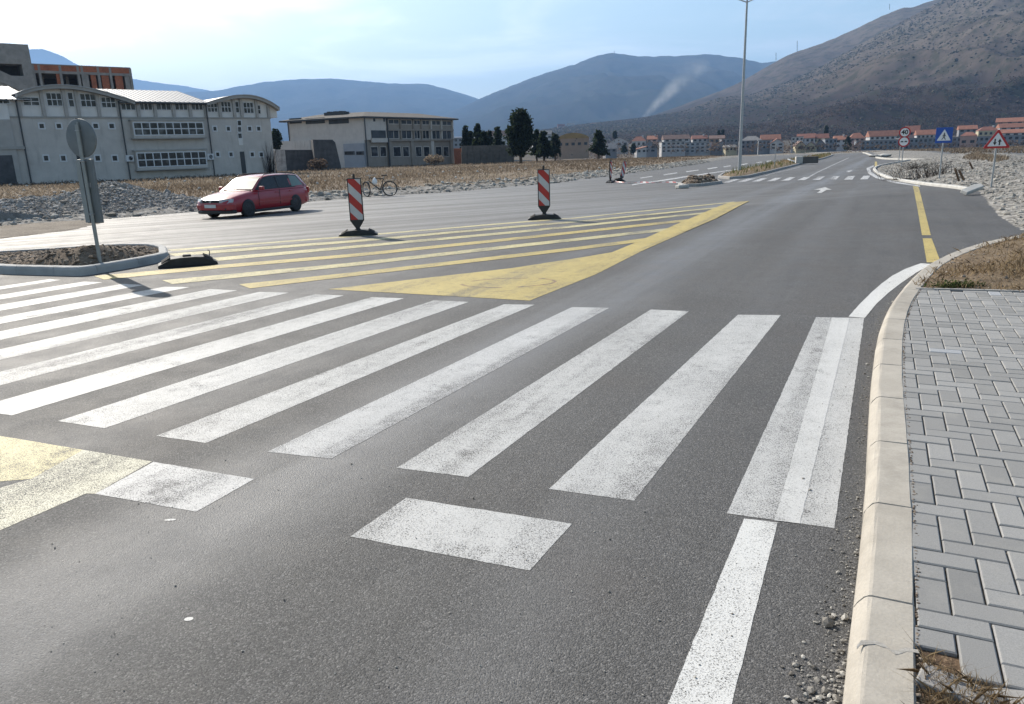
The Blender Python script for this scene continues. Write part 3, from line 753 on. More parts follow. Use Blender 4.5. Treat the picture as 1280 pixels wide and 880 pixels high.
# ------------------------------------------------------------------ LEFT TRAFFIC ISLAND
def closed_line(pts, step=.12, sm=2):
    p = np.array([(q[0], q[1]) for q in pts] + [(pts[0][0], pts[0][1])], float); s = np.concatenate([[0], np.cumsum(np.hypot(*np.diff(p, axis=0).T))])
    t = np.arange(0, s[-1], step); o = np.stack([np.interp(t, s, p[:, 0]), np.interp(t, s, p[:, 1])], -1)
    for _ in range(sm): o = (np.roll(o, 1, 0) + 2 * o + np.roll(o, -1, 0)) / 4
    if np.sum(o[:, 0] * np.roll(o[:, 1], -1) - o[:, 1] * np.roll(o[:, 0], -1)) > 0: o = o[::-1]
    return o
IP = [(0, 0), (.008, .10), (.02, .135), (.04, .145), (.15, .145), (.155, .13), (.155, -.05)]
def island(kname, px, mat, mound_name, mound_mat, hm, cell=.08, prof=IP, inner=.14, sm=2, label=None):
    pts = [P(*p) for p in px]; L = closed_line(pts, .12, sm)
    k = kerb(kname, L, prof, mat, .8, True)
    c = L.mean(0); inn = []
    for i in range(len(L)):
        t = L[(i + 1) % len(L)] - L[i - 1]; t = t / np.hypot(*t); inn.append(L[i] + np.array([t[1], -t[0]]) * inner)
    hf = lambda X, Y, d: .11 + hm(X, Y, d)
    m = patch(mound_name, inn, cell, hf, mound_mat)
    return k, kind(m, 'structure'), inn, hf
isl_px = [(8, 343), (103, 345.5), (170, 334), (212, 325.5), (210, 316), (196, 313), (150, 313), (60, 319), (-40, 325), (-70, 337)]
c0 = P(130, 316, .3)
def hm(X, Y, d):
    g = np.exp(-(((X - c0.x) / 1.5) ** 2 + ((Y - c0.y) / .9) ** 2))
    return np.minimum(1, d / .35) * (.27 * g + .05 + .06 * fbm(X * 4, Y * 4, 4, 5)) * np.minimum(1, .35 + g * 1.5)
_, _, inn, ihf = island('island_kerb', isl_px, 'kerb_isl', 'island_soil', 'mound', hm)
pts = scatter_poly(inn, 2600, ihf, .04); kind(stones('island_clods', pts, rng.lognormal(-4.0, .5, len(pts)), 'clod'), 'stuff')
# round sign seen from behind, with a long marker board under it
sb = P(123, 315, .32)
sg = thing('traffic_sign', 'tall grey sign seen from behind, round plate over a long board, on the soil island', 'road sign', tuple(sb))
def px_h(y, Y, x): return at(x, y, Y).z - sb.z
zt = px_h(148, sb.y, 104); zc = px_h(197, sb.y, 104)
zr = (zt + zc) / 2; rr = (zt - zc) / 2
MB().cyl((0, 0, -.45), (0, 0, zr + rr * .7), .03, 12).build('pole', 'sign_back2', sg)
fa = R(18)   # the sign faces away along this azimuth
fx = Vector((math.cos(fa), -math.sin(fa), 0)); fy = Vector((math.sin(fa), math.cos(fa), 0))
disc = MB(); rot = Matrix.Rotation(-fa, 4, 'Z')
disc.lathe([(0, .030), (rr - .012, .030), (rr, .034), (rr + .002, .05), (rr - .006, .062), (0, .062)], 'y', 40)
disc_o = disc.build('round_plate', 'sign_back', sg); disc_o.location = (0, 0, zr); disc_o.rotation_euler = (0, 0, -fa)
mbx = MB(); mbx.box((0, .02, 0), (.035, .022, rr * 1.7)); o = mbx.build('channel', 'sign_back2', sg); o.location = (0, 0, zr); o.rotation_euler = (0, 0, -fa)
zb0 = px_h(279, sb.y, 119); zb1 = px_h(199, sb.y, 107)
mbx = MB().box((0, .05, 0), (.30, .05, zb1 - zb0)); o = mbx.build('marker_board', 'sign_back', sg, bevel=.008); o.location = (0, 0, (zb0 + zb1) / 2); o.rotation_euler = (0, 0, -fa)
mbx = MB().box((-.11, .012, 0), (.09, .026, zb1 - zb0 - .02)); o = mbx.build('channel', 'sign_back2', sg); o.location = (0, 0, (zb0 + zb1) / 2); o.rotation_euler = (0, 0, -fa)
mbx = MB().box((.03, .022, 0), (.06, .006, .07)); o = mbx.build('sticker', 'steel', sg); o.location = (0, 0, zb0 + (zb1 - zb0) * .6); o.rotation_euler = (0, 0, -fa)
for zz in (zb0 + .15, zb1 - .03, zr + .12):
    mbx = MB().torus((0, 0, 0), .034, .008, (0, 0, 1), 18, 6).box((.0, .03, 0), (.08, .014, .03)); o = mbx.build('clamp', 'steel', sg); o.location = (0, 0, zz); o.rotation_euler = (0, 0, -fa)

# ------------------------------------------------------------------ DELINEATORS
def foot_mesh(parent, s=1., top=True):
    prof = [(-.42, 0), (.42, 0), (.42, .035), (.36, .06), (.24, .115), (.10, .125), (-.10, .125), (-.24, .115), (-.36, .06), (-.42, .035)]
    mb = MB().prism(prof, -.17, .17, 'y')
    for x in (-.30, .30):
        for y in (-.12, 0, .12): mb.box((x, y, .093), (.15, .035, .03), mat=Matrix.Rotation(R(28 if x < 0 else -28) * -1, 4, 'Y'))
    mb.box((0, 0, .125), (.12, .12, .05))
    o = mb.build('foot', 'rubber', parent, bevel=.012); return o
def delineator():
    t = thing('delineator', 'nearer red and white striped road panel standing on the yellow hatching, left of the bicycle', 'delineator', (0, 0, 0), 0, 'striped delineator panels')
    foot_mesh(t)
    w, z0, z1 = .155, .33, 1.25
    poly = [(-w, z0), (-.03, .14), (.03, .14), (w, z0), (w, z1), (-w, z1)]
    MB().prism(poly, -.03, .03, 'y').build('panel', 'black', t, bevel=.008)
    MB().box((0, 0, 1.29), (.05, .03, .10)).build('top_pin', 'black', t, bevel=.006)
    iw, a, b = w - .022, z0 + .015, z1 - .022
    for side in (-1, 1):
        y = side * .0325
        def clip(zl, zh):   # stripe band falling to the right, clipped to the sheet
            sl = -1.05
            out = []
            poly_ = [(-iw, a), (iw, a), (iw, b), (-iw, b)]
            def half(P_, f):
                r = []
                for i in range(len(P_)):
                    p, q_ = P_[i], P_[(i + 1) % len(P_)]; fp, fq = f(p), f(q_)
                    if fp >= 0: r.append(p)
                    if fp * fq < 0: k = fp / (fp - fq); r.append((p[0] + k * (q_[0] - p[0]), p[1] + k * (q_[1] - p[1])))
                return r
            poly_ = half(poly_, lambda p: p[1] - sl * p[0] - zl); 
            if poly_: poly_ = half(poly_, lambda p: zh - (p[1] - sl * p[0]))
            return poly_
        red = MB(); white = MB()
        per = .215
        k0 = 0
        for k in range(7):
            zl = a - iw * 1.05 - .045 + k * per; pl_ = clip(zl, zl + per)
            if len(pl_) > 2: (red if k % 2 == 0 else white).face([(p[0], y, p[1]) for p in pl_])
        red.build('red_stripes', 'refl_red', t, recalc=False); white.build('white_stripes', 'refl_white', t, recalc=False)
    return t
dl = delineator()
pa, pbd = P(448, 294), P(680.5, 274)
dl.location = pa; dl.rotation_euler = (0, 0, R(8))
GD = 'striped delineator panels'
d2 = dup(dl, pbd, (0, 0, R(-2)), 'farther upright red and white striped road panel at the top edge of the yellow hatching', GD)
p1 = P(763, 228.5); p2 = P(783, 227)
dup(dl, p1 + Vector((0, 0, .0)), Euler((R(4), R(-9), R(62))), 'thin striped panel turned nearly edge-on beside the far road tape', GD)
dup(dl, p2 + Vector((-.3, .3, .0)), Euler((R(-6), R(24), R(38))), 'striped panel leaning far over to the right beside the far road tape', GD)
# a loose delineator foot by the island
lf = P(235, 331.5)
lt = thing('rubber_block', 'loose black rubber foot without its panel, lying beside the soil island', 'rubber block', tuple(lf), R(24))
fo = foot_mesh(lt); fo.scale = (1.12, 1.1, 1.25)
MB().tube([(.36, .12, .08), (.38, .13, .2), (.35, .14, .22)], .008, 6).build('lifting_loop', 'black', lt)
# barrier tape on the road by the leaning panels
tb = MB(); tp = [P(770, 228), P(785, 229.2), P(800, 228.3), P(815, 229), P(832, 228.2), P(850, 229)]
for i in range(len(tp) - 1):
    for k in range(4):
        a = tp[i].lerp(tp[i + 1], k / 4); b = tp[i].lerp(tp[i + 1], (k + 1) / 4); u = Vector((0, 0, .035 + .03 * math.sin(i * 3 + k)))
        u2 = Vector((0, 0, .035 + .03 * math.sin(i * 3 + k + 1)))
        tb.face([a + Vector((0, 0, .02)), b + Vector((0, 0, .02)), b + u2 + Vector((0, .15, 0)), a + u + Vector((0, .15, 0))], (i * 4 + k) % 2)
o = tb.build('barrier_tape', ['refl_red', 'refl_white'], recalc=False); tag(o, 'red and white barrier tape lying crumpled on the far road', 'barrier tape')
sd_ = o.modifiers.new('thick', 'SOLIDIFY'); sd_.thickness = .006

# ------------------------------------------------------------------ RED ESTATE CAR
def car():
    t = thing('car', 'dark red estate car parked at the edge of the road in front of the rubble', 'car')
    st = [(2.36, .52, .34, .58, .0), (2.33, .66, .27, .63, .01), (2.24, .76, .23, .68, .02), (2.05, .82, .21, .745, .03), (1.7, .855, .20, .82, .04), (1.3, .868, .19, .885, .045), (.95, .872, .19, .93, .03),
          (.3, .874, .19, .945, .0), (-.6, .874, .19, .95, .0), (-1.4, .870, .20, .955, .0), (-1.9, .855, .22, .955, .0), (-2.16, .82, .26, .94, .0), (-2.29, .76, .30, .88, .0), (-2.34, .68, .36, .78, .0)]
    V = []; Fc = []; mm = []
    for (x, hw, zb, zt, cr) in st:
        h = zt - zb
        half = [(hw * .80, zb), (hw * .955, zb + .05), (hw * .985, zb + .30 * h), (hw, zb + .50 * h), (hw * .992, zb + .70 * h), (hw * .965, zb + .86 * h), (hw * .90, zt - .015), (hw * .80, zt + cr * .4), (hw * .4, zt + cr * .9)]
        ring = [(x, y, z) for y, z in half] + [(x, 0, zt + cr)] + [(x, -y, z) for y, z in half[::-1]]
        V += ring
    n = 19
    for i in range(len(st) - 1):
        for k in range(n):
            Fc.append((i * n + k, i * n + (k + 1) % n, (i + 1) * n + (k + 1) % n, (i + 1) * n + k)); 
    Fc.append(tuple(range(n))); Fc.append(tuple(range((len(st) - 1) * n, len(st) * n))[::-1])
    mb = MB(); mb.raw(V, Fc, 0, True); body = mb.build('body', 'car_red', t)
    # greenhouse
    gs = [(1.02, .935, .80, .80), (.72, 1.13, .815, .735), (.42, 1.325, .82, .665), (.22, 1.42, .82, .63), (-.1, 1.465, .82, .615), (-.6, 1.482, .82, .612), (-1.2, 1.475, .82, .61), (-1.7, 1.445, .815, .605), (-1.93, 1.40, .80, .60), (-2.08, 1.20, .785, .66), (-2.2, .97, .77, .76)]
    V = []; Fc = []
    for (x, z, hb, ht) in gs:
        zt = z; half = [(hb, .91), (hb + (ht - hb) * .5, .91 + (zt - .91) * .52), (ht, zt - .035 * min(1, (zt - .93) / .3)), (ht - .05, zt - .006), (ht * .5, zt + .012)]
        V += [(x, y, z_) for y, z_ in half] + [(x, 0, zt + .018)] + [(x, -y, z_) for y, z_ in half[::-1]]
    n = 11
    for i in range(len(gs) - 1):
        for k in range(n - 1): Fc.append((i * n + k, i * n + k + 1, (i + 1) * n + k + 1, (i + 1) * n + k))
    mb = MB(); mb.raw(V, Fc, 0, True); mb.build('roof', 'car_red', t)
    def yside(x, z):
        x = max(min(x, gs[0][0]), gs[-1][0]); zt = np.interp(-x, [-g[0] for g in gs], [g[1] for g in gs]); hb = np.interp(-x, [-g[0] for g in gs], [g[2] for g in gs]); ht = np.interp(-x, [-g[0] for g in gs], [g[3] for g in gs])
        return float(hb + (ht - hb) * min(1, max(0, (z - .91) / max(zt - .91, .02))))
    def panel(name, poly, mat, side, off=.008, parent=t):
        c = [sum(p[i] for p in poly) / len(poly) for i in (0, 1)]; mb = MB(); pts = []
        for i in range(len(poly)):
            a, b = poly[i], poly[(i + 1) % len(poly)]
            for k in range(4): pts.append((a[0] + (b[0] - a[0]) * k / 4, a[1] + (b[1] - a[1]) * k / 4))
        for i in range(len(pts)):
            a, b = pts[i], pts[(i + 1) % len(pts)]
            mb.face([(c[0], side * (yside(*c) + off), c[1]), (a[0], side * (yside(*a) + off), a[1]), (b[0], side * (yside(*b) + off), b[1])], 0, True)
        return mb.build(name, mat, parent)
    for s in (1, -1):
        panel('window_surround', [(.93, .955), (.50, 1.27), (.22, 1.395), (-.1, 1.435), (-1.2, 1.445), (-1.72, 1.41), (-2.05, 1.0), (-2.0, .955)], 'black', s, .006)
        panel('side_window', [(.78, .975), (.34, 1.30), (.12, 1.39), (-.33, 1.425), (-.33, .975)], 'glass', s, .013)
        panel('side_window', [(-.42, .975), (-.42, 1.425), (-1.12, 1.42), (-1.12, .975)], 'glass', s, .013)
        panel('rear_quarter_window', [(-1.22, .985), (-1.22, 1.41), (-1.66, 1.385), (-1.96, 1.02)], 'glass_green', s, .013)
        # mirror, handles, seams, roof rail, side trim
        m = MB().box((.72, s * .96, 1.02), (.11, .20, .14)); m.build('wing_mirror', 'car_red', t, bevel=.03)
        for x in (-.22, -1.05): MB().box((x, s * .874, .83), (.17, .03, .035)).build('door_handle', 'car_red', t, bevel=.008)
        for x in (.82, -.37): MB().box((x, s * .873, .64), (.010, .014, .56)).build('door_seam', 'black', t)
        MB().box((-.2, s * .876, .50), (2.1, .02, .055)).build('side_trim', 'car_red', t, bevel=.006)
        MB().box((-.15, s * .845, .215), (2.5, .08, .10)).build('sill', 'black', t, bevel=.02)
        MB().tube([(.2, s * .60, 1.43), (.1, s * .60, 1.495), (-.6, s * .59, 1.525), (-1.5, s * .59, 1.505), (-1.72, s * .59, 1.45)], .017, 8).build('roof_rail', 'black', t)
        # wheels
        for x in (1.42, -1.30):
            w = MB().lathe([(0, .0), (.335, .0), (.335, .02), (0, .02)], 'y', 32, c=(x, s * .868 - .01, .33)).build('wheel_arch', 'black', t)
            w = MB().lathe([(.20, -.09), (.285, -.10), (.312, -.07), (.316, 0), (.312, .07), (.285, .10), (.20, .09)], 'y', 36, c=(x, s * .80, .316)).build('tyre', 'rubber', t)
            r_ = MB().lathe([(0, s * .055), (.05, s * .06), (.10, s * .05), (.185, s * .075), (.205, s * .095), (.21, s * .085)], 'y', 28, c=(x, s * .80, .316))
            for k in range(8):
                a = k * math.pi / 4; r_.box((x + .13 * math.cos(a), s * .873, .316 + .13 * math.sin(a)), (.11, .012, .03), mat=Matrix.Rotation(-a, 4, 'Y'))
            r_.build('wheel_rim', 'pipe', t)
        # lights
        hl = MB(); pts = [(2.345, .40, .585), (2.345, .40, .70), (2.20, .73, .725), (2.12, .785, .71), (2.15, .79, .60), (2.27, .70, .575)]
        c_ = Vector((2.28, .58, .65)); pts = [Vector((x_ + .028, y_ * s, z_)) for x_, y_, z_ in pts]; hl.face(pts); hl.face([p - Vector((.10, 0, 0)) for p in pts])
        for i in range(6): a, b = pts[i], pts[(i + 1) % 6]; hl.face([a, b, b - Vector((.10, 0, 0)), a - Vector((.10, 0, 0))])
        hl.build('headlight', 'lamp_glass', t, bevel=.008)
        MB().box((-2.27, s * .70, .80), (.08, .2, .24)).build('tail_light', 'refl_red', t, bevel=.02)
        MB().box((2.33, s * .56, .37), (.06, .2, .07)).build('fog_light', 'black', t, bevel=.01)
    ws = MB(); rows = 6
    for i in range(rows):
        for j in range(8):
            def wp(u, v):
                x = .955 + (.29 - .955) * v; z = np.interp(-x, [-g[0] for g in gs], [g[1] for g in gs]); hw = (.715 + (.575 - .715) * v); y = hw * (2 * u - 1)
                return (x + .012 + .0 * y, y, z + .018 * (1 - abs(2 * u - 1)) + .014)
            ws.face([wp(j / 8, i / rows), wp((j + 1) / 8, i / rows), wp((j + 1) / 8, (i + 1) / rows), wp(j / 8, (i + 1) / rows)], 0, True)
    ws.build('windscreen', 'windscreen', t)
    MB().box((.99, 0, .945), (.10, 1.36, .03)).build('wiper_tray', 'black', t, bevel=.01)
    MB().face([(-2.115, -.56, 1.30), (-2.115, .56, 1.30), (-2.235, .66, 1.0), (-2.235, -.66, 1.0)]).build('rear_window', 'glass', t)
    MB().box((2.355, 0, .645), (.04, .74, .10)).build('grille', 'black', t, bevel=.01)
    MB().torus((2.385, 0, .645), .052, .010, (1, 0, 0), 22, 6).box((2.38, 0, .645), (.01, .05, .05)).build('badge', 'chrome', t)
    fb = MB().prism([(2.40, -.45), (2.40, .45), (2.34, .68), (2.2, .84), (2.05, .86), (2.05, -.86), (2.2, -.84), (2.34, -.68)], .33, .535).build('bumper', 'car_red', t, bevel=.025)
    MB().prism([(2.39, -.45), (2.39, .45), (2.33, .66), (2.2, .82), (2.0, .84), (2.0, -.84), (2.2, -.82), (2.33, -.66)], .20, .325).build('lower_bumper', 'black', t, bevel=.03)
    MB().box((2.412, .0, .475), (.014, .52, .112)).build('number_plate', 'plate', t)
    MB().prism([(-2.38, -.5), (-2.38, .5), (-2.3, .76), (-2.0, .86), (-2.0, -.86), (-2.3, -.76)], .34, .56).build('rear_bumper', 'car_red', t, bevel=.03)
    for s in (1, -1): MB().box((.1, s * .36, .95), (.42, .42, .5)).build('seat', 'pipe', t, bevel=.05)
    return t
cr = car()
cc_ = (P(311, 266) + P(373, 260.6) + P(271, 267)) / 3
g0 = at(321, 260, 28.2)
CARLOC = Vector((g0.x, g0.y, zg(g0.x, g0.y)))
cr.location = CARLOC
cr.rotation_euler = (0, 0, R(90 - 203)); cr.scale = (.94,) * 3

# ------------------------------------------------------------------ BICYCLE
def bike():
    t = thing('bicycle', 'black bicycle with carrier rack leaning at the far edge of the road behind the panel', 'bicycle')
    def wheel(c, ang, nm):
        ax = Vector((-math.sin(ang), math.cos(ang), 0)); w = MB(); w.torus(c, .325, .027, ax, 40, 8); o = w.build(nm, 'rubber', t)
        r_ = MB(); r_.torus(c, .30, .010, ax, 40, 6); u = Vector((math.cos(ang), math.sin(ang), 0))
        for k in range(20):
            a = k * math.pi / 10; d = u * math.cos(a) + Vector((0, 0, 1)) * math.sin(a); r_.tube([Vector(c) + d * .02 + ax * .02 * (-1) ** k, Vector(c) + d * .3], .0022, 4)
        r_.tube([Vector(c) - ax * .05, Vector(c) + ax * .05], .022, 10); r_.build('spokes', 'steel', o)
    wheel((-.52, 0, .345), 0, 'wheel'); wheel((.56, 0, .345), R(-58), 'wheel')
    fr = MB(); bb = (-.08, 0, .29); st = (-.25, 0, .80); hd = (.38, 0, .86); hd2 = (.42, 0, .72)
    for a, b, r_ in ((bb, st, .022), (bb, hd2, .027), (st, hd, .021), (bb, (-.52, .06, .345), .010), (bb, (-.52, -.06, .345), .010), (st, (-.52, .06, .345), .009), (st, (-.52, -.06, .345), .009), (hd, hd2, .022)): fr.tube([a, b], r_, 8)
    fr.build('frame', 'black', t)
    fk = MB(); sx = Vector((math.cos(R(-58)), math.sin(R(-58)), 0)); sy = Vector((-sx.y, sx.x, 0)); c = Vector((.56, 0, .345))
    for s in (1, -1): fk.tube([Vector((.43, 0, .70)) + sy * .05 * s, c + sy * .055 * s], .012, 8)
    fk.tube([Vector((.43, 0, .70)) + sy * .06, Vector((.43, 0, .70)) - sy * .06], .014, 8); fk.build('fork', 'steel', t)
    hb = MB(); top = Vector((.35, 0, .98)); hb.tube([hd, top], .014, 8); hb.tube([top - sy * .29 - sx * .12, top - sy * .2, top + sy * .2, top + sy * .29 - sx * .12], .012, 8)
    hb.build('handlebar', 'steel', t)
    MB().tube([st, (-.29, 0, .93)], .013, 8).build('seat_post', 'steel', t)
    sdl = MB().prism([(-.44, -.085), (-.44, .085), (-.33, .07), (-.16, .018), (-.16, -.018), (-.33, -.07)], .93, .985); sdl.build('saddle', 'black', t, bevel=.015)
    mg = MB()
    for c_, ang, a0, a1 in (((-.52, 0, .345), 0, 10, 190), ((.56, 0, .345), R(-58), 30, 150)):
        u = Vector((math.cos(ang), math.sin(ang), 0)); ax = Vector((-u.y, u.x, 0)); pr = None
        for k in range(13):
            a = R(a0 + (a1 - a0) * k / 12); d = u * math.cos(a) + Vector((0, 0, 1)) * math.sin(a); p_ = Vector(c_) + d * .365
            if pr: mg.face([pr - ax * .025, pr + ax * .025, p_ + ax * .025, p_ - ax * .025])
            pr = p_
    o = mg.build('mudguard', 'pipe', t); o.modifiers.new('s', 'SOLIDIFY').thickness = .003
    rk = MB()
    for s in (1, -1): rk.tube([(-.28, .05 * s, .73), (-.86, .06 * s, .745)], .006, 6); rk.tube([(-.7, .06 * s, .74), (-.53, .06 * s, .36)], .005, 6)
    for x in (-.4, -.55, -.7, -.86): rk.tube([(x, -.06, .742), (x, .06, .742)], .005, 6)
    rk.build('carrier_rack', 'steel', t)
    cs = MB().torus((-.08, -.05, .29), .085, .009, (0, 1, 0), 24, 5); cs.tube([(-.08, -.06, .29), (.03, -.06, .17)], .010, 6); cs.tube([(-.08, .06, .29), (-.19, .06, .41)], .010, 6)
    cs.box((.04, -.10, .165), (.09, .08, .02)).box((-.2, .10, .415), (.09, .08, .02)); cs.build('crankset', 'pipe', t)
    MB().tube([(-.15, .04, .28), (-.17, .24, .0)], .010, 6).build('kickstand', 'steel', t)
    return t
bk = bike(); b0 = P(474, 245.5); bk.location = b0; bk.rotation_euler = (0, 0, R(188)); bk.scale = (1.05,) * 3
bg = MB(); bm = bmesh.new(); bmesh.ops.create_icosphere(bm, subdivisions=3, radius=1)
vs = []
for v in bm.verts:
    n_ = 1 + .28 * float(fbm(v.co.x * 2.2 + 5, v.co.y * 2.2 + v.co.z * 1.7, 3, 9)); z = v.co.z
    vs.append((v.co.x * .13 * n_ * (1 - .35 * max(0, z)), v.co.y * .08 * n_, z * .17 * n_))
bg.raw(vs, [[v.index for v in f.verts] for f in bm.faces], 0, True); bm.free()
bgo = bg.build('plastic_bag', 'bag'); bgo.location = b0 + Matrix.Rotation(R(188), 3, 'Z') @ Vector((.16, .14, .74)); tag(bgo, 'white plastic bag hanging on the bicycle frame behind the handlebar', 'bag')

# ------------------------------------------------------------------ LAMP POST
lp = P(924, 217.5); lampt = thing('street_lamp', 'tall tapering grey steel lamp post with two arms on the grassy median', 'street lamp', tuple(lp))
MB().tube([(0, 0, 0), (0, 0, .25), (0, 0, 10.75)], [.13, .115, .06], 14).build('pole', 'steel', lampt)
MB().box((0, 0, .03), (.42, .42, .07)).build('base_plate', 'steel', lampt, bevel=.01)
MB().prism([(-.30, -.30), (.30, -.30), (.30, .30), (-.30, .30)], -.3, .06).build('footing', 'kerb_grey', lampt, bevel=.02)
for s in (1, -1):
    MB().tube([(0, 0, 10.6), (s * .45, 0, 10.78), (s * 1.25, 0, 11.0)], .032, 8).build('arm', 'steel', lampt)
    h = MB().prism([(s * 1.2, -.10), (s * 1.95, -.15), (s * 2.0, 0), (s * 1.95, .15), (s * 1.2, .10)], 10.97, 11.09); h.build('lamp_head', 'sign_back', lampt, bevel=.03)
lampt.rotation_euler = (0, 0, R(-12))

# ------------------------------------------------------------------ RIGHT-HAND SIGNS
def text_mesh(txt, size, bold=.0):
    cu = bpy.data.curves.new('t', 'FONT'); cu.body = txt; cu.size = size; cu.align_x = 'CENTER'; cu.align_y = 'CENTER'; cu.offset = bold; cu.extrude = .002
    ob = bpy.data.objects.new('t', cu); C.objects.link(ob); dg = bpy.context.evaluated_depsgraph_get()
    me = bpy.data.meshes.new_from_object(ob.evaluated_get(dg)); bpy.data.objects.remove(ob); return me
def sign_root(label, base, top_z, cat='road sign', az=0., group=None):
    t = thing('traffic_sign', label, cat, tuple(base), az, group)
    MB().tube([(0, 0, -.5), (0, 0, top_z)], .03, 12).build('pole', 'steel', t); return t
def flat(poly, y0, y1, mb=None, m=0):
    return (mb or MB()).prism(poly, y0, y1, 'y', m)
def circ(r, n=36, c=(0, 0)): return [(c[0] + r * math.cos(2 * math.pi * k / n), c[1] + r * math.sin(2 * math.pi * k / n)) for k in range(n)]
# triangular two-way traffic sign
BASE_R = .32
bR = P(1240, 224.5, BASE_R); hz_ = lambda y, x, b: at(x, y, b.y).z - b.z
top = hz_(161, 1244.5, bR); bot = hz_(185.3, 1244.5, bR); wd_ = 29.5 / F * bR.y
sgn = sign_root('triangular red-edged warning sign with two opposite arrows, on the gravel bank at the right', bR, top - .1, az=R(-18))
def rtri(w, h, r, c=(0, 0)):
    pts = [(-w / 2, 0), (w / 2, 0), (0, h)]; out = []
    for i in range(3):
        p = Vector(pts[i]); a = (Vector(pts[i - 1]) - p).normalized(); b = (Vector(pts[(i + 1) % 3]) - p).normalized()
        for k in range(5): t = k / 4; out.append(tuple(p + a * r * (1 - t) ** 2 + b * r * t ** 2 + (a + b) * 0))
    return [(x + c[0], y + c[1]) for x, y in out]
th = top - bot
flat(rtri(wd_, th, .06, (0, bot)), -.045, -.03).build('plate', 'sign_red', sgn)
flat(rtri(wd_, th, .06, (0, bot)), -.0295, -.024).build('plate_back', 'sign_back', sgn)
iwd = wd_ * .70; ih = th * .70
flat(rtri(iwd, ih, .03, (0, bot + th * .105)), -.049, -.0455).build('white_field', 'sign_white', sgn)
def arrow(cx, zc, h, up):
    s = 1 if up else -1; w = h * .18
    return [(cx - w * .55, zc - s * h / 2), (cx + w * .55, zc - s * h / 2), (cx + w * .55, zc + s * h * .05), (cx + w * 1.5, zc + s * h * .02), (cx, zc + s * h / 2), (cx - w * 1.5, zc + s * h * .02), (cx - w * .55, zc + s * h * .05)]
flat(arrow(-wd_ * .085, bot + th * .32, th * .34, False), -.0525, -.0495).build('arrow', 'black', sgn)
flat(arrow(wd_ * .085, bot + th * .32, th * .34, True), -.0525, -.0495).build('arrow', 'black', sgn)
# blue pedestrian crossing sign
bB = P(1174, 222.5, .16); top = hz_(160.5, 1179, bB); bot = hz_(177.5, 1179, bB); s_ = 18 / F * bB.y
sgn = sign_root('square blue pedestrian crossing sign with a walking figure in a white triangle', bB, top - .1, az=R(-22))
zc = (top + bot) / 2; sh = s_ / 2
rs = lambda w: [(-w, zc - w), (w, zc - w), (w, zc + w), (-w, zc + w)]
flat(rs(sh), -.045, -.03).build('plate', 'sign_blue', sgn, bevel=.004)
flat(rs(sh), -.0295, -.024).build('plate_back', 'sign_back', sgn)
flat(rtri(s_ * .84, s_ * .74, .03, (0, zc - sh * .70)), -.049, -.0455).build('white_triangle', 'sign_white', sgn)
fg = MB(); k = s_ * .44; z0 = zc - sh * .62
def limb(a, b, w): 
    a = Vector(a); b = Vector(b); n = (b - a).normalized().orthogonal() * w
    flat([(a + n)[:], (b + n * .8)[:], (b - n * .8)[:], (a - n)[:]], -.053, -.0495, fg)
flat(circ(.085 * k, 12, (.02 * k, z0 + k * .98)), -.0545, -.05, fg)
limb((0.02 * k, z0 + k * .86), (0, z0 + k * .46), .10 * k); limb((0, z0 + k * .48), (.24 * k, z0 + k * .03), .055 * k); limb((0, z0 + k * .48), (-.27 * k, z0 + k * .05), .055 * k)
limb((.02 * k, z0 + k * .82), (.28 * k, z0 + k * .52), .035 * k); limb((.02 * k, z0 + k * .82), (-.24 * k, z0 + k * .55), .035 * k)
fg.build('walking_figure', 'black', sgn)
# speed limit over no-overtaking
bS = P(1126.5, 211, .05); c1 = hz_(165.4, 1130, bS); c2 = hz_(177, 1129.3, bS); rad = 6.3 / F * bS.y
sgn = sign_root('post with a round 40 speed limit plate above a round no-overtaking plate', bS, c1 + rad * .8, az=R(-25))
for zc, nm in ((c1, 40), (c2, 0)):
    flat(circ(rad, 40, (0, zc)), -.045, -.03).build('round_plate', 'sign_red', sgn); flat(circ(rad, 40, (0, zc)), -.0295, -.024).build('plate_back', 'sign_back', sgn)
    flat(circ(rad * .76, 40, (0, zc)), -.049, -.0455).build('white_field', 'sign_white', sgn)
    if nm:
        me = text_mesh('40', rad * 1.15, rad * .035); me.materials.append(M['black']); o = bpy.data.objects.new('numerals', me); C.objects.link(o); o.parent = sgn
        o.rotation_euler = (R(90), 0, 0); o.location = (0, -.051, zc); o['label'] = 'black numerals reading 40'
    else:
        for s in (-1, 1):
            cm = MB(); x = s * rad * .33; w = rad * .25
            flat([(x - w, zc - w * .45), (x + w, zc - w * .45), (x + w, zc + w * .15), (x + w * .6, zc + w * .2), (x + w * .35, zc + w * .6), (x - w * .35, zc + w * .6), (x - w * .6, zc + w * .2), (x - w, zc + w * .15)], -.053, -.0495, cm)
            cm.build('car_symbol', 'black', sgn)
bT = P(1123, 206, .05); tz = hz_(158.2, 1128, bT)
sgn = sign_root('triangular sign plate seen from behind, almost hidden by the round 40 plate', bT, tz - .1, az=R(-30))
flat(rtri(.9, .78, .05, (0.12, tz - .78)), .03, .045).build('plate', 'sign_back', sgn)

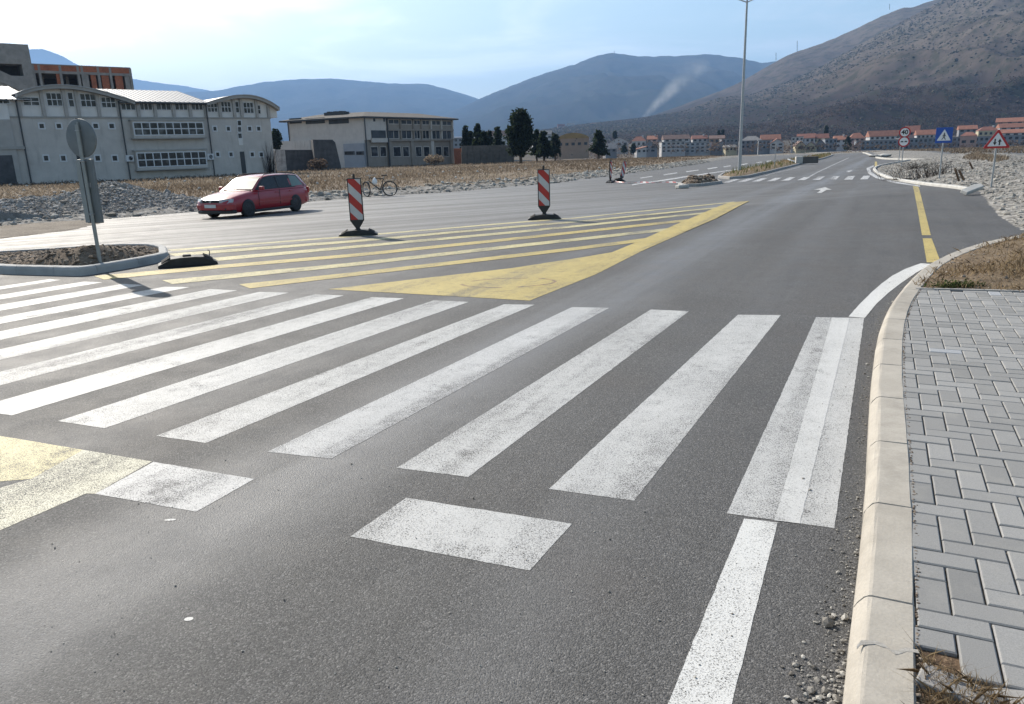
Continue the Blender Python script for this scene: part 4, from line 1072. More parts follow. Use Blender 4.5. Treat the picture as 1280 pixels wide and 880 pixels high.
# ------------------------------------------------------------------ MEDIAN, FAR ISLAND, RIGHT ISLAND
_, _, inn2, h2 = island('median_kerb', [(897, 222.5), (912, 224.3), (935, 222.3), (960, 216.5), (1000, 206), (1030, 198.5), (1041, 194.6), (1040, 193), (1024, 194.2), (1005, 197.8), (985, 201), (955, 207), (925, 213), (903, 218.5)], 'kerb_grey', 'median_soil', 'verge', lambda X, Y, d: np.minimum(1, d / .8) * (.10 + .12 * fbm(X * .9, Y * .9, 4, 11)), .35)
pts = scatter_poly(inn2, 5200, h2, .15); tn = np.clip(rng.random(len(pts)) * .55 + .5 * (fbm(pts[:, 0] * .35, pts[:, 1] * .18, 3, 2) > .02), 0, 1)
kind(blades('median_grass', pts, rng.uniform(.10, .38, len(pts)), .045, 'green_blade', .8, tone=tn), 'stuff')
_, _, inn3, h3 = island('far_island_kerb', [(847, 231.5), (852, 233.8), (875, 233.2), (903, 229.5), (897, 226.8), (870, 228.2)], 'kerb_grey', 'far_island_soil', 'mound', lambda X, Y, d: np.minimum(1, d / .5) * (.25 + .25 * fbm(X * 1.5, Y * 1.5, 4, 13)), .12)
pts = scatter_poly(inn3, 500, h3, .1); kind(stones('far_island_clods', pts, rng.lognormal(-2.9, .5, len(pts)), 'clod'), 'stuff')
pa_ = P(850, 233.0, .1); lone('kerb_end_stone', MB().box((0, 0, 0), (.55, .34, .17)), 'kerb_white', (pa_.x + .1, pa_.y, zg(pa_.x, pa_.y) + .085), (0, 0, R(20)), 'white kerb stone at the left tip of the small soil island before the lamp', 'kerb stone', .04)
# thin post, concrete block, white slabs on the median
pp_ = P(968, 210, .1); o = MB().tube([(0, 0, -.2), (0, 0, 1.9)], .035, 8).build('marker_post', 'steel'); o.location = pp_; tag(o, 'thin grey post standing in the median grass right of the lamp', 'post')
pq = at(1009, 195.2, 74); bt = thing('concrete_block', 'long low concrete block with a bright white end, at the far end of the median', 'concrete block', (pq.x, pq.y, zg(pq.x, pq.y) + .12), R(-12))
MB().box((.3, 0, .30), (1.35, .7, .62)).build('slab', 'brown_wall', bt, bevel=.03); MB().box((-.72, 0, .30), (.62, .74, .66)).build('white_end', 'kerb_white', bt, bevel=.03)
pq = P(991, 203, .2); lone('fallen_slab', MB().box((0, 0, 0), (1.0, .6, .10)), 'sign_white', (pq.x, pq.y, pq.z + .12), (R(20), R(14), R(30)), 'white slab lying tilted in the median grass by the thin post', 'slab', .02)

ri_px = [(1092, 213), (1097, 217.5), (1112, 224), (1150, 230.2), (1205, 236.5), (1222, 240), (1243, 268), (1264, 284), (1300, 297), (1420, 330), (1500, 260), (1400, 205), (1270, 193), (1160, 196.5), (1112, 205.5), (1097, 208.5)]
riP = [P(*p) for p in ri_px]
cb = P(1230, 218)
def rh(X, Y, d):
    e = np.minimum(1, d / 1.6); c_ = np.clip((X - riP[0].x) / 6, 0, 1) * 0 + 1
    far = np.clip((d - 1) / 6, 0, 1)
    return e * (.18 + .09 * fbm(X * .9, Y * .9, 4, 21) + .05 * fbm(X * 3, Y * 3, 3, 4)) + far * .40
rg = lambda X, Y, d: np.clip(1.15 - np.clip((d - 4.5) / 3.5, 0, 1) + .5 * fbm(X * .22, Y * .22, 3, 8), 0, 1)
kind(patch('gravel_bank', riP, .3, rh, 'field', gravel=rg), 'structure')
pts = scatter_poly(riP, 22000, rh, .15, lambda x, y, d: np.clip(1.1 - 1.15 * np.clip((d - 4.5) / 3.5, 0, 1) + .35 * fbm(x * .22, y * .22, 3, 8), .015, 1) * np.clip((75 - y) / 45, .1, 1))
kind(stones('bank_gravel', pts, np.minimum(.11, rng.lognormal(-3.6, .55, len(pts))), 'stone'), 'stuff')
far_pts = scatter_poly(riP, 16000, rh, 5.5); kind(blades('bank_grass', far_pts, rng.uniform(.08, .32, len(far_pts)), .06, 'dry_blade', 1.3), 'stuff')
kl = smooth_line([P(*p) for p in ((1210, 238.5), (1190, 235.5), (1150, 231), (1112, 224.8), (1097, 218.3), (1091, 213.2), (1092, 210), (1098, 207.7), (1112, 204.8), (1136, 200.5))], .3)
kerb('island_corner_kerb', kl, [(0, -.04), (.005, .07), (.03, .10), (.16, .105), (.165, -.04)], 'kerb_white', 1.0, False, True)
kl = smooth_line([P(*p) for p in ((1160, 200.3), (1140, 200.2), (1108, 199.2), (1096, 197.3), (1090, 194.4), (1083, 191.8), (1065, 190.4), (1030, 189.6))], .6)
kerb('far_kerb', kl, [(0, -.04), (.005, .12), (.03, .17), (.28, .175), (.285, -.04)], 'kerb_white', 2.0, False, False)
ps = P(1203, 239.5, .1); lone('broken_kerb_slab', MB().prism([(-.5, -.11), (.36, -.14), (.5, .03), (.3, .12), (-.45, .12)], -.055, .055), 'kerb_white', (ps.x + .3, ps.y, zg(ps.x, ps.y) + .17), (R(16), R(-10), R(32)), 'broken white kerb slab tipped into the gravel at the end of the corner kerb', 'kerb slab', .02)
for i, (x, y, dx, dy, lb) in enumerate(((1199, 222, -5, -11, 'weathered stick leaning out of the gravel left of the triangular sign, leftmost of three'), (1205, 221, -6, -8, 'weathered stick leaning out of the gravel left of the triangular sign, middle of three'), (1218, 212, -6, -9, 'weathered plank leaning out of the gravel nearest the triangular sign'))):
    a = P(x, y, .3); b = at(x + dx, y + dy, a.y - .6); o = MB().tube([a - Vector((0, 0, .1)), b], .045, 6).build('wooden_stick', 'wood'); tag(o, lb, 'stick')
wz = thing('dry_bush', 'brown leafless bush growing in front of the blue pedestrian sign', 'bush', tuple(P(1160, 222, .1)))
tw = MB()
for k in range(150):
    x0, y0 = random.gauss(0, .8), random.gauss(0, .4); h_ = random.uniform(.2, .75); lx, ly = random.gauss(-.15, .25), random.gauss(0, .2)
    tw.tube([(0, 0, -.09), (x0, y0, -.03), (x0 + lx * .4, y0 + ly * .4, h_ * .5), (x0 + lx, y0 + ly, h_)], [.009, .009, .007, .003], 4, cap=False)
tw.build('twigs', 'bare_twig', wz)
wz = thing('dry_bush', 'low brown tangle of dry weeds between the round plates and the blue sign', 'bush', tuple(P(1140, 215, .1)))
tw = MB()
for k in range(110):
    x0, y0 = random.gauss(0.2, .16), random.gauss(0, .12); h_ = random.uniform(.15, .6); lx, ly = random.gauss(0, .55), random.gauss(0, .4)
    tw.tube([(0, 0, -.09), (x0, y0, -.03), (x0 + lx * .4, y0 + ly * .4, h_ * .5), (x0 + lx, y0 + ly, h_)], [.008, .008, .006, .003], 4, cap=False)
tw.build('twigs', 'bare_twig', wz)
for x, y, lb in ((1094, 187.7, 'large white boulder beside the far bend, left one of two'), (1105, 188.2, 'large white boulder beside the far bend, right one of two')):
    a = at(x, y, 98); a.z = zg(a.x, a.y) + .25; o = stones('boulder', [(0, 0, 0)], [.62], 'kerb_white', .5); o.location = a; o.scale = (1.5, 1, 1); tag(o, lb, 'boulder')

# ------------------------------------------------------------------ LEFT FIELD, RUBBLE
fe_px = [(-160, 296), (0, 284), (120, 275), (250, 264.5), (395, 251.5), (470, 245.5), (560, 240.5), (640, 233.5), (700, 228.5), (760, 220.5), (870, 205.8), (890, 202.2), (905, 199.2), (915, 197.6), (935, 195.5), (985, 190.6)]
feP = [P(*p) for p in fe_px]
fieldP = feP + [Vector((60, 150, 0)), Vector((90, 175, 0)), Vector((60, 185, 0)), Vector((-130, 185, 0)), Vector((-130, 30, 0))]
def fh(X, Y, d):
    e = np.minimum(1, d / 1.3)
    return e * (.20 + .10 * fbm(X * .7, Y * .7, 4, 31) * np.clip(1.6 - d / 12, .35, 1)) + np.clip((d - 1.5) / 8, 0, 1) * .08
fg_ = lambda X, Y, d: np.clip(1.35 - d / 2.6 + .9 * fbm(X * .25, Y * .25, 3, 33), 0, 1) + .0
kind(patch('field', fieldP, .8, fh, 'field', gravel=fg_), 'structure')
edgeP = [(p.x, p.y) for p in feP[:12]] + [(feP[11].x - 3, feP[11].y + 6)] + [(p.x - 2.2, p.y + 3.4) for p in feP[:12]][::-1]
pts = scatter_poly(edgeP, 9000, None, .05); dd = sdist(fieldP, pts[:, 0], pts[:, 1]); pts[:, 2] += fh(pts[:, 0], pts[:, 1], np.maximum(dd, 0))
kind(stones('verge_rubble', pts, np.minimum(.2, rng.lognormal(-2.75, .5, len(pts))), 'stone'), 'stuff')
# dry weeds
def field_pts(n, ymin, ymax, gap):
    y = ymin + (ymax - ymin) * rng.random(n * 3) ** 1.5; x = rng.uniform(-1.05, .62, n * 3) * (y * .75 + 8)
    d = sdist(fieldP, x, y); ok = (d > gap) & (rng.random(len(x)) < np.clip(.25 + .9 * (fbm(x * .10, y * .10, 3, 41) + .35) + .3 * (d > 10), .05, 1))
    x, y, d = x[ok][:n], y[ok][:n], d[ok][:n]; return np.stack([x, y, zf(x, y) + fh(x, y, d)], -1), d
pts, d = field_pts(62000, 26, 175, 2.6)
tn = np.clip(.45 + .55 * fbm(pts[:, 0] * .06, pts[:, 1] * .06, 3, 43) + rng.normal(0, .16, len(pts)) - .25 * (pts[:, 0] > 6) * (pts[:, 1] > 50), 0, 1)
hh = rng.uniform(.05, .24, len(pts)) * (1 + .7 * (fbm(pts[:, 0] * .15, pts[:, 1] * .15, 2, 44) > .15)) * np.clip(d / 5, .4, 1)
kind(blades('dry_grass', pts, hh, .03 + pts[:, 1] * .0008, 'dry_blade', 1.5, tone=tn), 'stuff')
# scattered pale litter stones in the field
pts, d = field_pts(170, 30, 95, 2.0); pts[:, 2] += .12; kind(stones('field_stones', pts, rng.uniform(.06, .17, len(pts)), 'kerb_white', .7), 'stuff')
# rubble heap
hp = []
for (x, y, Yd, sx, sy, h) in ((140, 229, 33.4, 3.3, 4.6, 1.22), (92, 241, 32, 2.4, 3.6, .85), (40, 247, 31, 2.8, 3.4, .75), (5, 250, 29.6, 2.6, 3.0, .75), (205, 245, 33.6, 3.0, 3.2, .62), (258, 252.5, 33.6, 2.8, 2.4, .36), (-70, 255, 28, 4.5, 3.8, .8)):
    c_ = at(x, y, Yd); hp.append((c_.x, c_.y, sx, sy, h))
def rub(X, Y, d):
    z = 0
    for (x, y, sx, sy, h) in hp:
        sy_ = np.where(Y < y, sy, sy * .55); r_ = np.sqrt(((X - x) / sx) ** 2 + ((Y - y) / sy_) ** 2 + .012)
        z = np.maximum(z, h * np.clip(1.1 - r_, 0, 1))
    return z * (1 + .10 * fbm(X * 1.1, Y * 1.1, 4, 51)) + .07 * fbm(X * 2.2, Y * 2.2, 4, 52) * np.minimum(1, z * 3) - .01 + .02 * np.minimum(1, d)
rubP = [P(-140, 290), P(0, 281), P(130, 273), P(245, 265.2), P(285, 260)] + [at(300, 250, 37), at(120, 240, 41), at(-100, 240, 36)]
rp = thing('rubble_heap', 'long grey heap of broken stone and gravel along the road, left of the red car', 'rubble heap')
M['heap'] = make_soil('heap_gravel', (.16, .15, .138), (.23, .218, .20), (.32, .305, .285), 3.5)
o = patch('heap', rubP, .14, rub, 'heap'); o.parent = rp
n_ = 34000
pts = scatter_poly(rubP, n_, rub, .1, lambda x, y, d: np.clip(rub(x, y, d) * 2.2 + .10, 0, 1))
o = stones('rubble', pts, np.minimum(.20, rng.lognormal(-3.65, .55, len(pts))), 'stone_grey', .8); o.parent = rp; o['kind'] = 'stuff'
dirtP = [P(-140, 292), P(-20, 284), P(60, 277), P(118, 274.5), P(128, 279), P(95, 287), P(40, 294), P(-20, 301), P(-140, 308)]
M['shoulder'] = make_soil('shoulder_soil', (.14, .115, .09), (.20, .17, .135), (.27, .235, .195), 1.5)
kind(patch('dirt_shoulder', dirtP, .2, lambda X, Y, d: .012 + .03 * np.minimum(1, d) + .02 * fbm(X * 3, Y * 3, 3, 55) * np.minimum(1, d), 'shoulder'), 'structure')

# ------------------------------------------------------------------ FACADES
class Facade:
    """vertical wall plane between two ground points; pixels of the photo are mapped onto it and built as real wall features"""
    def __init__(s, a, b):
        s.a = Vector(a); s.d = (Vector(b) - s.a); s.d.z = 0; s.L = s.d.length; s.d.normalize(); s.n = Vector((s.d.y, -s.d.x, 0))
        if s.n.dot(-s.a) < 0: s.n = -s.n
        s.rz = math.atan2(s.d.y, s.d.x)
    def hit(s, x, y, off=0):
        d = ray(x, y); o = Vector((0, 0, H)); p0 = s.a + s.n * off; t = (p0 - o).dot(s.n) / d.dot(s.n); p = o + d * t
        return ((p - s.a).dot(s.d), p.z)          # metres along the wall, height
    def loc(s, u, v, z): return s.a + s.d * u + s.n * v + Vector((0, 0, z - s.a.z))
    def root(s, name, label, cat):
        s.t = thing(name, label, cat, (s.a.x, s.a.y, 0), s.rz); s.sg = 1 if (Matrix.Rotation(s.rz, 3, 'Z') @ Vector((0, 1, 0))).dot(s.n) > 0 else -1; return s.t
    # local coords: x along, y = sg * outward, z
    def boxm(s, mb, u0, u1, z0, z1, v0, v1, m=0):
        y0, y1 = s.sg * v0, s.sg * v1
        return mb.box(((u0 + u1) / 2, (y0 + y1) / 2, (z0 + z1) / 2), (abs(u1 - u0), abs(y1 - y0), abs(z1 - z0)), 0, m)
    def rect(s, x0, y0, x1, y1):
        a = s.hit(x0, y0); b = s.hit(x1, y1); return min(a[0], b[0]), max(a[0], b[0]), min(a[1], b[1]), max(a[1], b[1])
    def window(s, u0, u1, z0, z1, cols=1, rows=1, v=0., frame='frame_white', fw=.07, pane='pane', deep=.05, parent=None, name='window'):
        f = MB()
        for i in range(cols + 1):
            u = u0 + (u1 - u0) * i / cols; s.boxm(f, u - fw / 2, u + fw / 2, z0, z1, v - .03, v + deep)
        for j in range(rows + 1):
            z = z0 + (z1 - z0) * j / rows; s.boxm(f, u0 - fw / 2, u1 + fw / 2, z - fw / 2, z + fw / 2, v - .028, v + deep + .003)
        o = f.build(name, frame, parent or s.t)
        g = MB(); s.boxm(g, u0, u1, z0, z1, v - .02, v + .012); g.build('pane', pane, o); return o

# --- long grey building with two arched roof ends
ga = at(25, 223, 82.6); gb = at(341, 215, 102)
f = Facade(ga, gb); b1 = f.root('office_building', 'long grey building with two arched roof ends and white panels under the eaves', 'building')
zgr = -1.6
u_l, _ = f.hit(22, 200); u_p1, _ = f.hit(155, 180); u_p2, _ = f.hit(262, 180); u_r, _ = f.hit(341, 180)
zfl = f.hit(258, 149.5)[1]; zfl0 = f.hit(60, 143.5)[1]; zfl = (zfl + zfl0) / 2
zfl_at = lambda u: zfl
zev = f.hit(205, 128.5)[1]
# main walls
mb = MB(); f.boxm(mb, u_l, u_r, zgr, zfl, -12, 0); mb.build('wall', 'wall_grey', b1)
mb = MB(); f.boxm(mb, u_l, u_r, zfl + .002, zev, -12, -.12); mb.build('upper_wall', 'wall_band', b1)
mb = MB(); f.boxm(mb, u_l - .05, u_r + .08, zfl - .10, zfl + .06, -.4, .10); mb.build('string_course', 'fascia', b1)
# far left wing with gate opening
u_ll = u_l - 14
mb = MB(); f.boxm(mb, u_ll, u_l - .02, zgr, zfl - .3, -12, .35); mb.build('wing_wall', 'pillar', b1)
mb = MB(); f.boxm(mb, u_ll, u_l - .02, zfl - .28, zev - .4, -12, .2); mb.build('wing_upper_wall', 'wall_band', b1)
r_ = f.rect(-14, 190, 20, 225); mb = MB(); f.boxm(mb, r_[0], r_[1], zgr, f.hit(10, 194)[1], .3, .372); mb.build('gateway', 'dark_concrete', b1)
r_ = f.rect(-30, 184, 30, 186.5); mb = MB(); f.boxm(mb, r_[0], r_[1], r_[2], r_[3], .3, .45); mb.build('canopy', 'fascia', b1)
r_ = f.rect(5, 124, 12, 130); f.window(r_[0] - .8, r_[1], r_[2], r_[3], 2, 1, .2)
# arches
def arch(px_pts, nm):
    pts = [f.hit(x, y) for x, y in px_pts]; us = np.linspace(pts[0][0], pts[-1][0], 25)
    co = np.polyfit([p[0] for p in pts], [p[1] for p in pts], 3); zs = np.polyval(co, us)
    wall = MB(); poly = [(u, z - .30) for u, z in zip(us, zs)] + [(us[-1], zfl + .06), (us[0], zfl + .06)]
    wall.prism([(u, z) for u, z in poly], f.sg * -11.8, f.sg * -.115, 'y'); wall.build('gable_wall', 'wall_band', b1)
    fs = MB(); poly = [(u, z) for u, z in zip(us, zs)] + [(u, z - .32) for u, z in zip(us[::-1], zs[::-1])]
    fs.prism(poly, f.sg * -.15, f.sg * .75, 'y'); fs.build('arched_fascia', 'fascia', b1)
    rf = MB(); poly = [(u, z + .10) for u, z in zip(us, zs)] + [(u, z + .004) for u, z in zip(us[::-1], zs[::-1])]
    rf.prism(poly, f.sg * -12.6, f.sg * .85, 'y'); rf.build('arched_roof', 'sheet_roof', b1)
    return lambda u: float(np.polyval(co, u))
arL = arch([(19, 118), (36, 111), (58, 107.8), (84, 108.5), (112, 111.5), (140, 119), (166, 127.5)], 'l')
arR = arch([(256, 129), (272, 124), (290, 120.5), (310, 120), (326, 124), (346, 135.5)], 'r')
# roof slabs (pale sheet) between and at the left
mb = MB(); zr_ = zev + .02
def slab(u0, u1):
    m = MB(); y0, y1 = f.sg * .55, f.sg * -9
    n = int((u1 - u0) / .55)
    for k in range(n):
        a, b = u0 + (u1 - u0) * k / n, u0 + (u1 - u0) * (k + 1) / n
        m.raw([(a, y0, zr_), (b - .06, y0, zr_), (b - .06, y1, zr_ + 2.0), (a, y1, zr_ + 2.0), (a, y0, zr_ + .06), (b - .06, y0, zr_ + .06), (b - .06, y1, zr_ + 2.06), (a, y1, zr_ + 2.06)], [(0, 3, 2, 1), (4, 5, 6, 7), (0, 1, 5, 4), (1, 2, 6, 5), (2, 3, 7, 6), (3, 0, 4, 7)])
        m.raw([(b - .07, y0, zr_ + .0), (b, y0, zr_ + .0), (b, y1, zr_ + 2.0), (b - .07, y1, zr_ + 2.0), (b - .07, y0, zr_ + .11), (b, y0, zr_ + .11), (b, y1, zr_ + 2.11), (b - .07, y1, zr_ + 2.11)], [(0, 3, 2, 1), (4, 5, 6, 7), (0, 1, 5, 4), (1, 2, 6, 5), (2, 3, 7, 6), (3, 0, 4, 7)])
    return m
slab(u_p1 + .1, u_p2 + .3).build('sheet_roof', 'sheet_roof', b1)
slab(u_ll, u_l + 2.2).build('sheet_roof', 'sheet_roof', b1)
mb = MB(); f.boxm(mb, u_p1, u_p2, zr_ - .14, zr_ - .002, -.1, .62); f.boxm(mb, u_ll, u_l, zr_ - .14, zr_ - .002, .21, .62); mb.build('gutter', 'pipe', b1)
# pillars between the upper windows
def pillar(x, top, w=.32):
    u, _ = f.hit(x, 140); m = MB(); f.boxm(m, u - w / 2, u + w / 2, zfl + .06, top(u) if callable(top) else top, -.1, .14); m.build('pillar', 'pillar', b1)
for x in (25, 55, 83, 98.5, 124, 149): pillar(x, lambda u: arL(u) - .33)
for x in (173, 194, 217, 238): pillar(x, zev)
for x in (257, 275, 293, 302, 321, 335.5): pillar(x, lambda u: arR(u) - .33)
def wpx(x0, y0, x1, y1, c, r, v=-.095, **k): 
    q_ = f.rect(x0, y0, x1, y1); return f.window(*q_, c, r, v, **k)
# upper window strips, left arch
for (x0, x1, y0, y1, c) in ((28, 50, 121.5, 132, 2), (57, 79, 116, 132.5, 3), (84, 93.5, 115.5, 133.5, 1), (99.5, 121, 117, 133.5, 3), (126, 145.5, 121.5, 134.5, 3)): wpx(x0, y0, x1, y1, c, 2)
for x0, x1 in ((151, 170), (174.5, 191), (195, 214.5), (218.5, 235), (239, 254)): wpx(x0, 129.2, x1, 137.5, 3, 1)
for (x0, x1, y0, y1, c) in ((259, 272.5, 129, 140, 3), (276, 289.5, 127, 140.3, 3), (293.8, 299.8, 127, 140.8, 1), (304, 317.8, 128, 141.5, 3), (322, 326.5, 131.5, 142.3, 1)): wpx(x0, y0, x1, y1, c, 2)
# small square windows
for x in (52, 73.5, 119.5, 139.5): wpx(x - 4.3, 154, x + 4.3, 161, 1, 1, 0, fw=.14)
for x in (57.5, 79, 122, 143.5): wpx(x - 4.3, 194, x + 4.3, 201.5, 1, 1, 0, fw=.14)
for x in (268.5, 285.3, 312, 323.2): wpx(x - 3, 157.8, x + 3, 164, 1, 1, 0, fw=.14)
for x in (272, 288.7, 315.2, 326.5): wpx(x - 3, 190, x + 3, 196, 1, 1, 0, fw=.14)
# stair windows and doors
for (x0, y0, x1, y1) in ((296.3, 150.5, 302, 157), (296.6, 158.5, 302.2, 165), (297, 166.5, 302.8, 173)): wpx(x0, y0, x1, y1, 1, 1, 0, fw=.08)
r_ = f.rect(297.5, 173.3, 303.8, 181.5); m = MB(); f.boxm(m, *r_[:2], *r_[2:], 0, .05); m.build('stair_panel', 'wall_band', b1)
r_ = f.rect(299.5, 189.5, 308, 214); m = MB(); f.boxm(m, r_[0], r_[1], zgr, r_[3], -.2, .03); m.build('door', 'pipe', b1)
r_ = f.rect(93, 145, 103, 158); f.window(*r_, 1, 2, 0)
r_ = f.rect(95, 192, 107, 222); m = MB(); f.boxm(m, r_[0], r_[1], zgr, r_[3], -.2, .03); m.build('door', 'pipe', b1)
# two long bay windows
for (x0, y0, x1, y1) in ((163.5, 153.5, 252, 168.5), (168, 191.5, 255.5, 206)):
    r_ = f.rect(x0, y0, x1, y1); m = MB(); f.boxm(m, r_[0] - .12, r_[1] + .12, r_[2] - .28, r_[3] + .18, .005, .75); o = m.build('bay', 'wall_grey', b1)
    m = MB(); f.boxm(m, r_[0] - .25, r_[1] + .25, r_[2] - .42, r_[2] - .28, .004, .85); f.boxm(m, r_[0] - .25, r_[1] + .25, r_[3] + .18, r_[3] + .34, .004, .85); m.build('bay_ledge', 'fascia', b1)
    f.window(*r_, 9, 2, .752, fw=.11, pane='pane')
# drainpipes, air conditioners
for x0, y0, x1, y1 in ((150, 128, 159, 219), (257.5, 130, 265.5, 214), (21.5, 120, 34, 222)):
    a = f.hit(x0, y0); b = f.hit(x1, y1); m = MB(); u = (a[0] + b[0]) / 2; m.tube([(u, f.sg * .24, zgr), (u, f.sg * .24, zev + .1)], .075, 8); m.build('drainpipe', 'pipe', b1)
for x, y in ((161.5, 198), (261.7, 196)):
    u, z = f.hit(x, y); m = MB(); f.boxm(m, u - .42, u + .42, z - .36, z + .36, .01, .36); o = m.build('air_conditioner', 'frame_white', b1, bevel=.03)
    MB().lathe([(.0, 0), (.24, 0), (.26, .02), (.24, .03), (0, .03)], 'y', 20, c=(u + .05, f.sg * .36, z)).build('fan_grille', 'black', o)
bare = thing('bare_shrub', 'leafless shrub climbing the right end wall of the long grey building', 'shrub', tuple(f.loc(f.hit(334, 200)[0], .6, zg(-32, 102))))
tw = MB(); random.seed(5)
for k in range(60):
    x0 = random.gauss(0, .3); h_ = random.uniform(1.2, 4.6); lx = random.gauss(.2, .5)
    tw.tube([(x0, 0, -.2), (x0 + lx * .4, random.gauss(0, .15), h_ * .5), (x0 + lx, random.gauss(0, .2), h_)], [.03, .02, .008], 4, cap=False)
tw.build('twigs', 'bare_twig', bare)

# --- unfinished concrete and brick building behind
ua = at(-40, 120, 112); ub = at(165, 120, 126)
f = Facade(ua, ub); b2 = f.root('unfinished_building', 'unfinished concrete frame building with red hollow brick infill behind the arched roof', 'building')
u0, _ = f.hit(-40, 90); u1, _ = f.hit(42, 90); u2, _ = f.hit(165, 100); zt0 = f.hit(20, 55.5)[1]; zt1 = f.hit(100, 82)[1]; zb_ = 2.
uu = f.hit(42, 100)[0]
r_ = f.rect(-20, 79, 29, 95.5)
# stair tower
m = MB(); f.boxm(m, u0, r_[0], zb_, zt0, -9, .6); f.boxm(m, r_[1], uu, zb_, zt0, -9, .6); f.boxm(m, r_[0], r_[1], r_[3], zt0 , -9, .597); f.boxm(m, r_[0], r_[1], zb_, r_[2], -9, .597); m.build('stair_tower', 'raw_concrete', b2)
m = MB(); f.boxm(m, r_[0], r_[1], r_[2], r_[3], -8, -2.5); m.build('opening_back', 'dark_void', b2)
a = f.hit(-12, 84); b = f.hit(32, 104); sl = MB(); sl.raw([(a[0], f.sg * .62, a[1]), (b[0], f.sg * .62, b[1] ), (b[0], f.sg * .62, b[1] - 1.6), (a[0], f.sg * .62, a[1] - 1.6), (a[0], f.sg * .85, a[1]), (b[0], f.sg * .85, b[1]), (b[0], f.sg * .85, b[1] - 1.6), (a[0], f.sg * .85, a[1] - 1.6)], [(0, 1, 2, 3), (4, 5, 6, 7), (0, 1, 5, 4), (1, 2, 6, 5), (2, 3, 7, 6), (3, 0, 4, 7)])
sl.build('stair_parapet', 'raw_concrete', b2)
# frame floors
zs1 = f.hit(100, 91)[1]; zl = f.hit(100, 108)[1]
m = MB(); f.boxm(m, uu + .01, u2, zs1 - .25, zs1 + .12, -9, .17); f.boxm(m, uu + .01, u2, zt1 - .12, zt1 + .02, -9, .12); f.boxm(m, uu + .01, u2, zl - 6, zl - 4.2, -9, .1); m.build('floor_slab', 'raw_concrete', b2)
for x in (43.5, 51, 77, 99, 104, 124, 139, 164): 
    u, _ = f.hit(x, 100); m = MB(); f.boxm(m, u - .17, u + .17, zb_, zt1 - .14, -.5, .2); m.build('column', 'raw_concrete', b2)
r_ = f.rect(46, 82.5, 164, 89.5); m = MB(); f.boxm(m, uu + .05, r_[1], zs1 + .122, zt1 - .122, -.4, .19); m.build('brick_parapet', 'brick', b2)
for x0, x1 in ((113, 122), (126, 138), (143, 155), (70, 77)):
    r_ = f.rect(x0, 93, x1, 110); m = MB(); f.boxm(m, r_[0], r_[1], zl - 5, zs1 - .25, -.35, 0.02); m.build('brick_infill', 'brick', b2)
r_ = f.rect(101, 92, 113, 112); m = MB(); f.boxm(m, r_[0], r_[1], zl - 5, zs1 - .25, -.3, .06); m.build('concrete_panel', 'raw_concrete', b2)
r_ = f.rect(155, 92, 164, 112); m = MB(); f.boxm(m, r_[0], r_[1], zl - 5, zs1 - .25, -9, .06); m.build('concrete_panel', 'raw_concrete', b2)
m = MB(); f.boxm(m, uu, u2, zb_, zs1 - .25, -8.9, -8); m.build('back_wall', 'dark_void', b2)
for x in (60, 92):
    u, _ = f.hit(x, 100); m = MB(); f.boxm(m, u - .2, u + .2, zb_, zs1 - .25, -4.2, -3.8); m.build('column', 'raw_concrete', b2)

# --- two-tone office block in the middle distance
ca = at(352, 213, 158); cb_ = at(458, 206.5, 148); cc2 = at(567, 203, 171)
f = Facade(ca, cb_); b3 = f.root('office_block', 'beige and brown three-storey office block with a flat overhanging roof, behind the dry field', 'building')
zgr = -3.2; zt = f.hit(458, 145.2)[1]; u1 = f.L
m = MB(); f.boxm(m, f.hit(361, 170)[0], u1, zgr, zt - .05, -13, 0); m.build('beige_wall', 'wall_beige', b3)
m = MB(); r_ = f.rect(353, 148, 361, 175); f.boxm(m, r_[0], r_[1], zgr, zt - .05, -10, -1.2); m.build('side_wall', 'wall_beige', b3)
m = MB(); r_ = f.rect(346, 177, 392, 207); f.boxm(m, r_[0], r_[1], zgr, r_[3], -8, .5); m.build('annex_wall', 'wall_beige', b3)
for x in (370, 382):
    r_ = f.rect(x - 1.5, 176, x + 1.5, 184); m = MB(); f.boxm(m, *r_, .0, .6); m.build('annex_post', 'wall_beige', b3)
for x0, x1 in ((362, 377), (382, 406), (411, 436)):
    r_ = f.rect(x0, 148.5, x1, 153.6); f.window(*r_, 4, 1, 0, frame='pipe', fw=.12, pane='pane_dull')
r_ = f.rect(431, 180, 459, 207); m = MB(); f.boxm(m, r_[0], u1 + .1, zgr, r_[3], .005, .5); m.build('ground_floor_wall', 'wall_pale', b3)
for x0, x1 in ((433, 445.5), (447.5, 459.5)):
    r_ = f.rect(x0, 189.5, x1, 193); f.window(r_[0], min(r_[1], u1 + .05), r_[2], r_[3], 3, 1, .5, frame='pipe', fw=.08)
mb = MB(); u, _ = f.hit(457, 160); mb.tube([(u, f.sg * .15, zgr), (u, f.sg * .15, zt)], .12, 8); u, _ = f.hit(361, 160); mb2 = MB().tube([(u, f.sg * .15, zgr), (u, f.sg * .15, zt)], .10, 8)
mb.build('drainpipe', 'pipe', b3); mb2.build('drainpipe', 'pipe', b3)
fB = Facade(cb_, cc2); fB.t = b3
